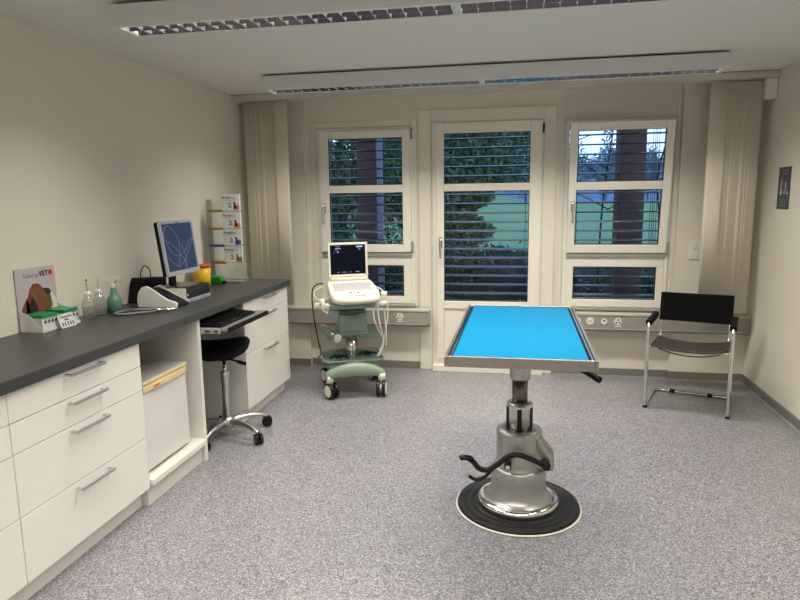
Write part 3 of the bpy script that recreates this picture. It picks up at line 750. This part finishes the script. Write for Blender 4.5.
# probe holders
for sx in (-1, 1):
    m = MB(); m.tube(smooth_path([(sx*.16, 0, .685), (sx*.21, -.04, .69), (sx*.25, -.07, .69)], 4), .012, 8)
    for k in range(3):
        c = Vector((sx*(.19+.035*k), -.10+.035*k, .69)); m.lathe([(.016, .668), (.024, .672), (.024, .70), (.017, .704)], 16, (c.x, c.y))
    m.build('probe_holder', 'us_cream', t)
# castors
for cx, cy, rot in ((-.195, -.225, .5), (.20, -.235, -.3), (-.195, .225, .4), (.20, .215, .3)):
    m = MB(); ax = Vector((cos(rot), sin(rot), 0)); c = Vector((cx, cy, .0625))
    off = Vector((-sin(rot), cos(rot), 0))*-.02
    m.lathe([(.026, .095), (.030, .15), (.030, .175)], 20, (cx, cy)); cs = m.build('castor_stem', 'us_cream', t)
    m = MB()
    for q in (-.022, .022): m.disc(c+off+ax*q, ax, .0618, .026, 30)
    cw = m.build('wheel', 'black_gloss', cs, .005)
    m = MB()
    for q in (-.0362, .0362): m.disc(c+off+ax*q, ax, .045, .003, 28)
    m.build('hub_cap', 'us_cream', cw)
    MB().disc(c+off, ax, .03, .018, 20).build('axle', 'us_cream', cw)
# probes and their cables
def loc(p):
    v = Vector(p); return Vector((CT[0]+v.x*cos(CR)-v.y*sin(CR), CT[1]+v.x*sin(CR)+v.y*cos(CR), v.z))
p = thing('ultrasound_probe', 'cream ultrasound probe in the right holder with looping cable', 'ultrasound probe', CT, CR)
m = MB(); m.tube([(.262, -.028, .775), (.262, -.030, .75), (.26, -.03, .72), (.26, -.03, .66)], .026, 14, r2=.016); m.build('probe_body', 'us_cream', p)
m = MB(); m.tube(smooth_path([(.26, -.03, .665), (.262, -.04, .58), (.272, -.03, .42), (.27, -.01, .34), (.245, -.06, .40), (.17, -.14, .56), (.165, -.10, .66), (.20, .02, .72), (.235, .10, .775)], 8), .0065, 8); m.build('probe_cable', 'cable_cream', p)
p = thing('ultrasound_probe', 'second cream ultrasound probe whose cable hangs down to the glass shelf', 'ultrasound probe', CT, CR)
m = MB(); m.tube([(.195, -.115, .75), (.195, -.115, .72), (.195, -.115, .66)], .02, 14, r2=.013); m.build('probe_body', 'us_cream', p)
m = MB(); m.tube(smooth_path([(.195, -.115, .665), (.205, -.15, .55), (.235, -.12, .42), (.22, -.12, .31), (.19, -.10, .2785), (.215, -.06, .30), (.255, -.03, .40), (.285, -.03, .55), (.29, -.01, .68), (.27, .08, .76), (.21, .13, .80)], 8), .006, 8); m.build('probe_cable', 'cable_cream', p)
p = thing('ultrasound_probe', 'short cream ultrasound probe resting in the left holder', 'ultrasound probe', CT, CR)
m = MB(); m.tube([(-.23, -.085, .745), (-.225, -.09, .71), (-.22, -.095, .665), (-.215, -.10, .65)], .022, 14, r2=.012); m.build('probe_body', 'us_cream', p)
m = MB(); m.tube(smooth_path([(-.215, -.10, .655), (-.19, -.13, .64), (-.205, -.05, .70), (-.27, .0, .74), (-.275, .03, .79), (-.20, .10, .82)], 8), .005, 8); m.build('probe_cable', 'cable_cream', p)
tag(MB().tube(smooth_path([loc(q) for q in [(-.205, .13, .835), (-.26, .10, .83), (-.295, .04, .78), (-.29, .03, .60), (-.262, .0, .40), (-.245, -.02, .31), (-.262, .02, .262)]], 8), .005, 8).build('black_cable', 'black'), 'thin black cable hanging down the left side of the ultrasound cart', 'cable')
# scanner
t = thing('ultrasound_scanner', 'cream laptop-style ultrasound scanner with open dark screen on the cart', 'ultrasound scanner', (CT[0]+.013, CT[1]+.006, .7055), CR+R(5))
m = MB()
# wedge body with rounded front, outline in XY
def outline(k):
    o = []
    for x, y in ((-.165, .135), (.165, .135), (.185, .08), (.20, -.10), (.185, -.165), (.13, -.20), (.0, -.212), (-.13, -.20), (-.175, -.165), (-.188, -.10), (-.185, .08)): o.append((x*k, y*k))
    return o
def topz(y): return .155+(.045-.155)*((.135-y)/.347)
rings = []
for k, f_ in ((.80, 0.), (.93, .12), (1., .42), (1., .75), (.965, 1.)):
    rings.append([m._v((x, y, topz(y)*f_+(0.0)*(1-f_))) for x, y in outline(k)])
for A, B in zip(rings, rings[1:]):
    for i in range(len(A)): m._f([A[i], A[(i+1) % len(A)], B[(i+1) % len(B)], B[i]], True)
m._f(rings[0][::-1]); m._f(rings[-1])
m.build('body', 'us_cream', t, .004)
slope = math.atan2(.11, .347)
def onTop(x, y, dz=0): return (x, y, topz(y)+dz)
TT = Matrix.Translation((0, 0, 0))
m = MB()
for r in range(5):
    y = .055-r*.026
    for k in range(13):
        x = -.148+k*.0232+(.004 if r % 2 else 0); zt = topz(y)
        m.T = Matrix.Translation((x, y, zt+.001)) @ Matrix.Rotation(slope, 4, 'X'); m.box(0, .0185, -.010, .010, -.001, .004)
m.build('keys', 'us_key', t)
m = MB(); m.T = Matrix.Translation((.0, -.142, topz(-.142))) @ Matrix.Rotation(slope, 4, 'X')
m.prism([(-.085, .012), (-.075, -.020), (.075, -.020), (.085, .012), (.06, .022), (-.06, .022)], 'z', -.002, .010); m.build('palm_rest', 'us_cream', t, .005)
m = MB()
for x in (-.03, .03): m.T = Matrix.Translation((x, -.10, topz(-.10))) @ Matrix.Rotation(slope, 4, 'X'); m.lathe([(.009, -.001), (.009, .004), (.004, .006)], 12)
m.T = Matrix.Translation((0, 0, 0)); m.build('knob', 'us_dark', t)
m = MB(); m.cyl((-.15, .118, .158), (.15, .118, .158), .013, n=16); m.build('hinge', 'us_cream', t)
T = Matrix.Translation((0, .135, .158)) @ Matrix.Rotation(R(-3), 4, 'X')
m = MB(); m.T = T; ring(m, -.16, .16, .008, .292, -.004, .012, .018, .018, .030, .020); m.box(-.158, .158, .0122, .022, .010, .290); lid = m.build('lid', 'us_cream', t, .004)
m = MB(); m.T = T; m.box(-.142, .142, .001, .010, .038, .272); scn_ = m.build('screen', 'screen_navy', lid)
m = MB(); m.T = T
for x0, x1, z0, z1 in ((-.10, -.055, .242, .246), (-.10, -.085, .232, .235), (.07, .12, .252, .262), (.085, .105, .235, .238), (-.112, -.105, .212, .215), (-.09, -.07, .055, .057), (-.05, -.01, .055, .057), (.01, .03, .055, .057), (.06, .09, .055, .058), (-.10, -.06, .258, .260), (-.085, -.075, .212, .222)):
    m.box(x0, x1, -.0005, .0008, z0, z1)
m.build('screen_text', 'screen_text', scn_)
m = MB(); m.T = T; m.box(-.03, .03, -.0048, -.0042, .018, .024); m.build('brand_mark', 'us_key', lid)

# ------------------------------------------------------------------ hydraulic examination table
TX, TY = .006, 2.951
t = thing('examination_table', 'hydraulic examination table with bright blue top on a round cast base', 'examination table', (TX, TY, 0), 0)
w2, l2_ = .2875, .5955
m = MB()
ring_z0, ring_z1 = .852, .895
m.box(-w2, -w2+.012, -l2_, l2_, ring_z0, ring_z1); m.box(w2-.012, w2, -l2_, l2_, ring_z0, ring_z1)
m.box(-w2+.012, w2-.012, -l2_, -l2_+.012, ring_z0, ring_z1); m.box(-w2+.012, w2-.012, l2_-.012, l2_, ring_z0, ring_z1)
m.build('frame', 'table_steel', t, .003)
m = MB(); m.box(-w2+.0125, w2-.0125, -l2_+.0125, l2_-.0125, .856, .868); m.build('deck', 'rubber', t)
m = MB(); m.box(-w2+.030, w2-.032, -l2_+.016, l2_-.020, .8685, .890)
m.build('blue_mat', 'blue_mat', t, .004)
m = MB(); ring_w = .012
m.box(-w2+.0175, -w2+.027, -l2_+.014, l2_-.014, .8685, .891); m.box(w2-.0225, w2-.0155, -l2_+.014, l2_-.014, .8685, .891)
m.build('inner_rim', 'chrome', t, .002)
m = MB(); m.box(-.20, .20, -.10, .10, .83, .8515); m.box(-.03, .03, -.45, .45, .835, .8515); m.build('bracket', 'brushed', t, .004)
m = MB()
for x, y in ((-.10, -.56), (.10, -.56)): m.box(x-.02, x+.02, y, y+.04, .842, .8515)
m.build('clamp', 'brushed', t, .002)
cx, cy = .004, 0
MB().lathe([(.047, .645), (.049, .65), (.049, .83)], 36, (cx, cy)).build('collar', 'brushed', t)
MB().lathe([(.037, .50), (.037, .655)], 32, (cx, cy)).build('inner_post', 'dark_steel', t)
m = MB(); m.lathe([(.064, .38), (.064, .515), (.060, .530), (.048, .535)], 36, (cx, cy)); oc = m.build('outer_column', 'steel', t)
m = MB()
for k in range(6):
    a = R(-90)+k*2*pi/6; ux, uy = cos(a), sin(a); px, py = -uy, ux
    v = [(cx+ux*.0635+px*s*.011, cy+uy*.0635+py*s*.011) for s in (-1, 1)]+[(cx+ux*.0655+px*s*.010, cy+uy*.0655+py*s*.010) for s in (1, -1)]
    m.prism(v, 'z', .385, .512)
m.build('groove', 'rubber', oc)
body = MB()
body.lathe([(.115, .02), (.122, .21), (.112, .222), (.108, .24), (.108, .388), (.104, .397), (.066, .400)], 48, (cx, cy))
body.build('pump_housing', 'cast', t)
m = MB(); m.lathe([(.182, .048), (.174, .052), (.160, .060), (.147, .071), (.138, .086), (.133, .107), (.131, .13), (.131, .165), (.131, .203), (.126, .213), (.112, .218)], 56, (cx, cy)); m.build('bell_base', 'cast', t)
m = MB(); m.lathe([(.190, .022), (.195, .03), (.195, .045), (.190, .052), (.182, .056), (.150, .058)], 56, (cx, cy)); m.build('base_ring', 'chrome', t)
# boss on the right carrying the pedal axle
m = MB(); m.prism([(.07, .215), (.165, .215), (.170, .235), (.166, .285), (.14, .315), (.118, .345), (.105, .385), (.07, .388)], 'y', -.075, .06); m.build('axle_boss', 'cast', t, .022, 4)
m = MB(); m.lathe([(.298, .001), (.302, .003), (.302, .007), (.296, .009)], 72, (cx, cy)); m.build('base_rim', 'socket', t)
m = MB(); m.lathe([(.296, .0095), (.292, .020), (.285, .022), (.255, .022), (.252, .019), (.246, .019), (.243, .022), (.222, .022), (.219, .019), (.214, .019), (.211, .022), (.18, .022)], 72, (cx, cy)); m.build('rubber_base', 'rubber', t)
P1 = smooth_path([(.135, -.085, .262), (.125, -.13, .268), (.08, -.165, .305), (.01, -.18, .335), (-.04, -.185, .330), (-.09, -.19, .290), (-.135, -.195, .262), (-.175, -.20, .268), (-.20, -.205, .300), (-.225, -.21, .318)], 6)
m = MB(); m.tube(P1, .0125, 12); pd = m.build('pump_pedal', 'rubber', t)
m = MB(); m.tube([(-.205, -.205, .312), (-.225, -.21, .322), (-.255, -.215, .322), (-.262, -.217, .318)], .017, 12, flat=.7); m.build('foot_pad', 'black_gloss', pd)
m = MB(); m.tube(smooth_path([(-.06, -.19, .315), (-.11, -.195, .270), (-.15, -.205, .230), (-.19, -.21, .218), (-.222, -.21, .234)], 6), .0085, 10); rp = m.build('release_pedal', 'rubber', t)
m = MB(); m.disc((-.228, -.21, .236), (0.3, -.9, .3), .013, .01); m.build('foot_pad', 'steel', rp)
m = MB(); m.cyl((-.045, -.10, .285), (-.045, -.205, .285), .016); m.build('pivot', 'rubber', t); m = MB(); m.disc((-.045, -.208, .285), (0, 1, 0), .010, .006); m.build('pivot_bolt', 'chrome', t)
m = MB(); m.cyl((.120, -.02, .264), (.130, -.125, .264), .020); m.build('pedal_axle', 'rubber', t)
m = MB(); m.tube([(.02, .15, .826), (.15, -.05, .80), (.235, -.16, .765)], .0065, 8); m.build('lock_lever', 'dark_steel', t)
m = MB(); m.tube([(.235, -.16, .765), (.26, -.19, .755), (.32, -.25, .733), (.335, -.265, .727)], .011, 12, r2=.015); m.build('lever_grip', 'black', t)

# ------------------------------------------------------------------ cantilever armchair
CX, CY = 1.21, 4.69; CA = R(-18.5)
t = thing('cantilever_armchair', 'black leather and chrome cantilever armchair by the right wall', 'armchair', (CX, CY, 0), CA)
hw, dp = .262, .235; r = .0125; zA = .615
def corner(a, b, c, k=.05, n=5):
    a, b, c = Vector(a), Vector(b), Vector(c); p = b+(a-b).normalized()*k; q = b+(c-b).normalized()*k
    return [(1-s)**2*p+2*s*(1-s)*b+s*s*q for s in [i/n for i in range(n+1)]]
def polyround(P, k=.05):
    out = [Vector(P[0])]
    for i in range(1, len(P)-1): out += corner(P[i-1], P[i], P[i+1], k)
    return out+[Vector(P[-1])]
path = [(-hw, dp-.05, zA), (-hw, -dp, zA), (-hw, -dp, r), (-hw, dp, r), (hw, dp, r), (hw, -dp, r), (hw, -dp, zA), (hw, dp-.05, zA)]
m = MB(); m.tube(polyround(path), r, 12); m.build('main_frame', 'chrome', t)
for s in (-1, 1):
    x = s*(hw-.032)
    pp_ = [(x, -dp-.005, .452), (x, dp-.03, .425), (x, dp+.0235, .760)]
    m = MB(); m.tube(polyround(pp_, .06), .0105, 12); m.build('seat_rail', 'chrome', t)
    MB().cyl((s*hw, -dp+.012, .45), (x, -dp+.012, .45), .009).build('joint', 'chrome', t); MB().cyl((s*hw, dp-.04, zA-.01), (x, dp-.0, zA-.01), .009).build('joint', 'chrome', t)
    m = MB(); m.box(s*hw-.021, s*hw+.021, -dp+.01, dp-.07, zA-.018, zA+.021); m.build('armrest', 'leather', t, .010, 3)
m = MB()
# sagging leather seat between the rails
K, J = 14, 8; top = []; bot = []
for j in range(J+1):
    v = j/J; y = -dp-.012+v*(2*dp-.03); z0 = .458-.025*v
    rowt, rowb = [], []
    for i in range(K+1):
        s = -1+2*i/K; sag = .028*(1-s*s)*(1 if True else 1); rowt.append(m._v((s*(hw-.020), y, z0+.012-sag))); rowb.append(m._v((s*(hw-.020), y, z0+.002-sag)))
    top.append(rowt); bot.append(rowb)
for j in range(J):
    for i in range(K):
        m._f([top[j][i], top[j][i+1], top[j+1][i+1], top[j+1][i]], True); m._f([bot[j][i], bot[j+1][i], bot[j+1][i+1], bot[j][i+1]], True)
for j in range(J): m._f([top[j][0], top[j+1][0], bot[j+1][0], bot[j][0]]); m._f([top[j][K], bot[j][K], bot[j+1][K], top[j+1][K]])
for i in range(K): m._f([top[0][i], bot[0][i], bot[0][i+1], top[0][i+1]]); m._f([top[J][i], top[J][i+1], bot[J][i+1], bot[J][i]])
m.build('seat', 'seat_leather', t)
m = MB(); m.tube(smooth_path([(-.19, -dp+.02, .438), (-.10, -dp, .418), (0, -dp, .408), (.10, -dp, .414), (.20, -dp+.02, .436)], 6), .004, 8); m.build('seat_spring', 'black', t)
m = MB(); m.T = Matrix.Translation((0, dp+.010, .666)) @ Matrix.Rotation(R(-9), 4, 'X')
m.prism([(-.246, -.015), (-.215, -.015), (-.12, .0), (0, .004), (.12, .0), (.215, -.015), (.246, -.015), (.246, .018), (.12, .022), (0, .026), (-.12, .022), (-.246, .018)], 'z', -.106, .106); m.build('backrest', 'leather', t, .006)
m = MB()
for x in (-.13, .13): m.cyl((x-.018, dp, r), (x+.018, dp, r), r+.003)
m.build('floor_glide', 'black', t)
for x in (-hw, hw): MB().box(x-.014, x+.014, -dp+.01, -dp+.05, .0, .006).build('foot_glide', 'black', t)

# ------------------------------------------------------------------ poster on the right wall
t = thing('wall_poster', 'narrow dark blue poster with two pale animals on the right wall', 'poster', (XR, 4.812, 1.53), 0)
MB().box(-.004, -.0005, -.100, .100, -.143, .143).build('sheet', 'poster', t)
m = MB(); m.mi = 0
def q(pts, x=-.0046): m.prism(pts, 'x', x, x+.0005)
q([(.055, -.04), (.065, .0), (.055, .045), (.04, .07), (.025, .04), (.03, .0), (.02, -.04)]); q([(-.01, .03), (-.03, .045), (-.05, .02), (-.045, -.02), (-.02, -.01)])
m.mi = 1; q([(.06, -.045), (.05, -.01), (.03, -.01), (.025, -.045)], -.0052); q([(-.005, -.035), (-.01, -.005), (-.02, -.02), (-.025, -.04)], -.0052); q([(-.05, -.04), (-.055, -.015), (-.065, -.02), (-.075, -.045)], -.0052)
m.build('animal_picture', ['poster_grey', 'poster_white'], t)
m = MB()
for z, y0_, y1_ in ((.12, -.06, .06), (.10, -.07, .03), (-.08, -.05, .05), (-.10, -.05, .05), (-.12, -.03, .05)): m.box(-.0046, -.0040, y0_, y1_, z-.002, z+.002)
m.build('lettering', 'poster_grey', t)

# ------------------------------------------------------------------ outdoors
# ground: terrace, then meadow rising gently
def terrain(name, rows, x0, x1, m_, nx=40, amp=.15, kind='structure'):
    mb = MB(); g = []
    for y, zf in rows:
        g.append([mb._v((x0+(x1-x0)*i/nx, y, zf(x0+(x1-x0)*i/nx)+random.uniform(-amp, amp))) for i in range(nx+1)])
    for A, B in zip(g, g[1:]):
        for i in range(nx): mb._f([A[i], A[i+1], B[i+1], B[i]], True)
    o = mb.build(name, m_); o['kind'] = kind; return o
struct('terrace', MB().box(-12, 12, YB+.26, 9.5, -.3, -.05), 'earth')
def mz(y): return lambda x: -.1+(y-9)*.020+min(1.6, max(0, 1-x)*.26)*min(1, (y-9)/40)
terrain('meadow', [(y, mz(y)) for y in (9, 12, 16, 22, 30, 42, 58)], -40, 45, 'grass', amp=.05)
import colorsys
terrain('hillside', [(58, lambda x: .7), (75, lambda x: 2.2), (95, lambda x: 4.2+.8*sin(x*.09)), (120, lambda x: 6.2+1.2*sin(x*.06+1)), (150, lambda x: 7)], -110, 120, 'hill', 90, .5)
def leaves(name, parent, m_, n, cx, cy, cz, rx, ry, rz, size, clump=26, keep=None):
    mb = MB(); cs = []
    while len(cs) < clump:
        v = Vector((random.gauss(0, 1), random.gauss(0, 1), random.gauss(0, 1))).normalized()*random.uniform(.35, 1)
        cs.append((cx+v.x*rx, cy+v.y*ry, cz+v.z*rz))
    k = 0
    while k < n:
        c = random.choice(cs); s = .24
        p = Vector((random.gauss(c[0], rx*s), random.gauss(c[1], ry*s), random.gauss(c[2], rz*s)))
        if keep and not keep(p): k += 1; continue
        a = Vector((random.uniform(-1, 1), random.uniform(-1, 1), random.uniform(-1, 1))).normalized(); b_ = a.orthogonal().normalized()
        L = size*random.uniform(.6, 1.3); wd = L*.45
        mb.mi = 0 if random.random() < .72 else 1
        mb._f([mb._v(p-a*L/2), mb._v(p+b_*wd/2), mb._v(p+a*L/2), mb._v(p-b_*wd/2)])
        k += 1
    return mb.build(name, m_, parent)
def tree(x, y, base, label, n, rx, rz, cz, ry=None, keep=None, size=.11, clump=30):
    t = thing('garden_tree', label, 'tree', (x, y, base), 0, 'trees outside the glazing')
    m = MB(); m.tube(smooth_path([(0, 0, 0), (.05, .02, cz*.4), (-.03, 0, cz*.8), (.04, .03, cz+rz*.5)], 5), .11, 10, r2=.03); tk = m.build('trunk', 'bark', t)
    m = MB()
    for i in range(9):
        a = random.uniform(0, 2*pi); z = cz*random.uniform(.6, 1.1); L = rx*random.uniform(.5, .95)
        m.tube(smooth_path([(0, 0, z), (L*.4*cos(a), L*.4*sin(a), z+.25), (L*cos(a), L*sin(a), z+.3+random.uniform(-.2, .5))], 4), .035, 6, r2=.008)
    m.build('branch', 'bark', tk)
    leaves('foliage', t, ['leaf', 'leaf_light'], n, 0, 0, cz, rx, ry or rx, rz, size, clump, keep)
tree(-3.0, 10.4, -.1, 'dark leafy tree seen through the left window', 14000, 1.5, 1.8, 2.0, size=.12)
tree(-1.2, 12.6, -.05, 'dark leafy tree filling the left of the glazed door', 19000, 1.3, 1.75, 2.1, size=.14, clump=40, keep=lambda p: not (p.x > .5+.2*sin(p.z*9) and p.z < 1.7))
tree(.55, 15.0, 0., 'leafy tree whose crown overhangs the right of the glazed door', 7000, 1.7, .8, 3.1, size=.13, clump=24, keep=lambda p: p.x < .4)
def hedge(x0, x1, y, hh, n, label):
    t = thing('garden_hedge', label, 'hedge', ((x0+x1)/2, y, -.1), 0, 'low hedges outside')
    m = MB(); hw = (x1-x0)/2
    K = 24; g = []
    for i in range(K+1):
        x = -hw+2*hw*i/K; q_ = random.uniform(.85, 1.05)*hh; g.append([m._v((x, -.35, 0)), m._v((x, -.30, q_*.7)), m._v((x, 0, q_)), m._v((x, .3, q_*.7)), m._v((x, .35, 0))])
    for A, B in zip(g, g[1:]):
        for j in range(4): m._f([A[j], A[j+1], B[j+1], B[j]])
    m.build('core', 'hedge', t)
    leaves('foliage', t, ['leaf', 'leaf_light'], n, 0, -.1, hh*.6, hw, .42, hh*.5, .09, 60)
hedge(-4.0, .1, 8.3, .95, 8000, 'dark hedge below the trees behind the left window and door')
hedge(.75, 4.6, 8.9, .72, 5000, 'dark hedge behind the open right-hand window')
def post(x0, x1, y, d, m_, name, label, cat='column', grp=None):
    o = MB().box(x0, x1, y, y+d, -.05, 3.2).build(name, m_, None, .006); return tag(o, label, cat, grp)
post(.975, 1.225, 6.8, .35, 'column', 'timber_column', 'wide brown timber column outside the open right-hand window')
post(-1.765, -1.555, 6.8, .30, 'column', 'timber_column', 'narrow brown timber column outside the left window')
post(-1.53, -1.475, 6.75, .06, 'post_grey', 'downpipe', 'pale grey post right beside the brown column outside the left window', 'post')
struct('balcony_slab', MB().box(-8, 8, YB+.26, 7.4, 3.2, 3.45), 'column')
# climbing stems and sapling outside the right window
t = thing('bare_sapling', 'thin bare sapling with wiry branches outside the open right-hand window', 'sapling', (.75, 6.35, -.05))
m = MB()
m.tube(smooth_path([(0, 0, 0), (.0, 0, 1.0), (.03, .02, 1.6), (.10, 0, 2.3), (.11, .02, 3.0)], 6), .012, 8, r2=.004); m.build('stem', 'bark', t)
m = MB()
for i in range(14):
    z = random.uniform(1.3, 2.9); a = random.uniform(-.8, .8); L = random.uniform(.15, .5); sg = random.choice((-1, 1))
    m.tube(smooth_path([(.06, 0, z), (.06+sg*L*.5, a*.2, z+.12), (.06+sg*L, a*.3, z+.2+random.uniform(-.2, .3))], 4), .006, 6, r2=.002)
m.build('twig', 'bark', t)
t = thing('climbing_vine', 'thin vine climbing past the right side of the brown column', 'vine', (1.35, 6.75, -.05))
m = MB(); m.tube(smooth_path([(0, 0, 0), (.02, 0, 1.2), (-.02, 0, 1.7), (.06, 0, 2.1), (.16, 0, 2.45), (.22, 0, 3.1)], 6), .010, 8); m.tube(smooth_path([(.03, 0, 1.9), (.1, 0, 2.1), (.05, 0, 2.5), (.1, 0, 3.0)], 6), .007, 8); m.build('stem', 'bark', t)
# distant wood edge: conifers on the slope
cone = None
n_ct = 0
def conifer(x, y, z, hh):
    t = thing('distant_tree', 'bluish distant tree on the hillside behind the meadow', 'tree', (x, y, z), 0, 'distant trees on the hillside')
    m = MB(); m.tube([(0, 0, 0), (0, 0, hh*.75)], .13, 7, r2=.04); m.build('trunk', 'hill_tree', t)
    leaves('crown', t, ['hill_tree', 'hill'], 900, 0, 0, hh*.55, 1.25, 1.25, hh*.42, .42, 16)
    return t
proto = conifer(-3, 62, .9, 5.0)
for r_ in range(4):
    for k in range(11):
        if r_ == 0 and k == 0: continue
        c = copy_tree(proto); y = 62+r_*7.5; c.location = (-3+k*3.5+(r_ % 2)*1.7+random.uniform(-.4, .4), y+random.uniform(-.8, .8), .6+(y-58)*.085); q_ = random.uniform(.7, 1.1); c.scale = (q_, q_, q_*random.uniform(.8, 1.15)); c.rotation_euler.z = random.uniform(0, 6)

# ------------------------------------------------------------------ sky
wld = bpy.data.worlds.new('dusk_sky'); scn.world = wld; wld.use_nodes = True; nt = wld.node_tree
bg = nt.nodes['Background']; tc = nt.nodes.new('ShaderNodeTexCoord'); sx = nt.nodes.new('ShaderNodeSeparateXYZ'); nt.links.new(tc.outputs['Generated'], sx.inputs[0])
rp_ = nt.nodes.new('ShaderNodeValToRGB'); e = rp_.color_ramp; e.elements[0].position = 0.; e.elements[0].color = (.30, .50, .78, 1); e.elements[1].position = .22; e.elements[1].color = (.40, .60, .82, 1)
q2 = e.elements.new(.8); q2.color = (.18, .34, .72, 1)
nz = nt.nodes.new('ShaderNodeTexNoise'); nz.inputs['Scale'].default_value = 5; nt.links.new(tc.outputs['Generated'], nz.inputs['Vector'])
ad = nt.nodes.new('ShaderNodeMath'); ad.operation = 'MULTIPLY_ADD'; ad.inputs[1].default_value = .15; nt.links.new(nz.outputs['Fac'], ad.inputs[0]); nt.links.new(sx.outputs['Z'], ad.inputs[2])
nt.links.new(ad.outputs[0], rp_.inputs[0]); nt.links.new(rp_.outputs[0], bg.inputs[0]); bg.inputs[1].default_value = 2.6

scn.view_settings.view_transform = 'Standard'; scn.view_settings.look = 'None'; scn.view_settings.gamma = 1; scn.view_settings.use_curve_mapping = False
scn.view_settings.exposure = 0.0
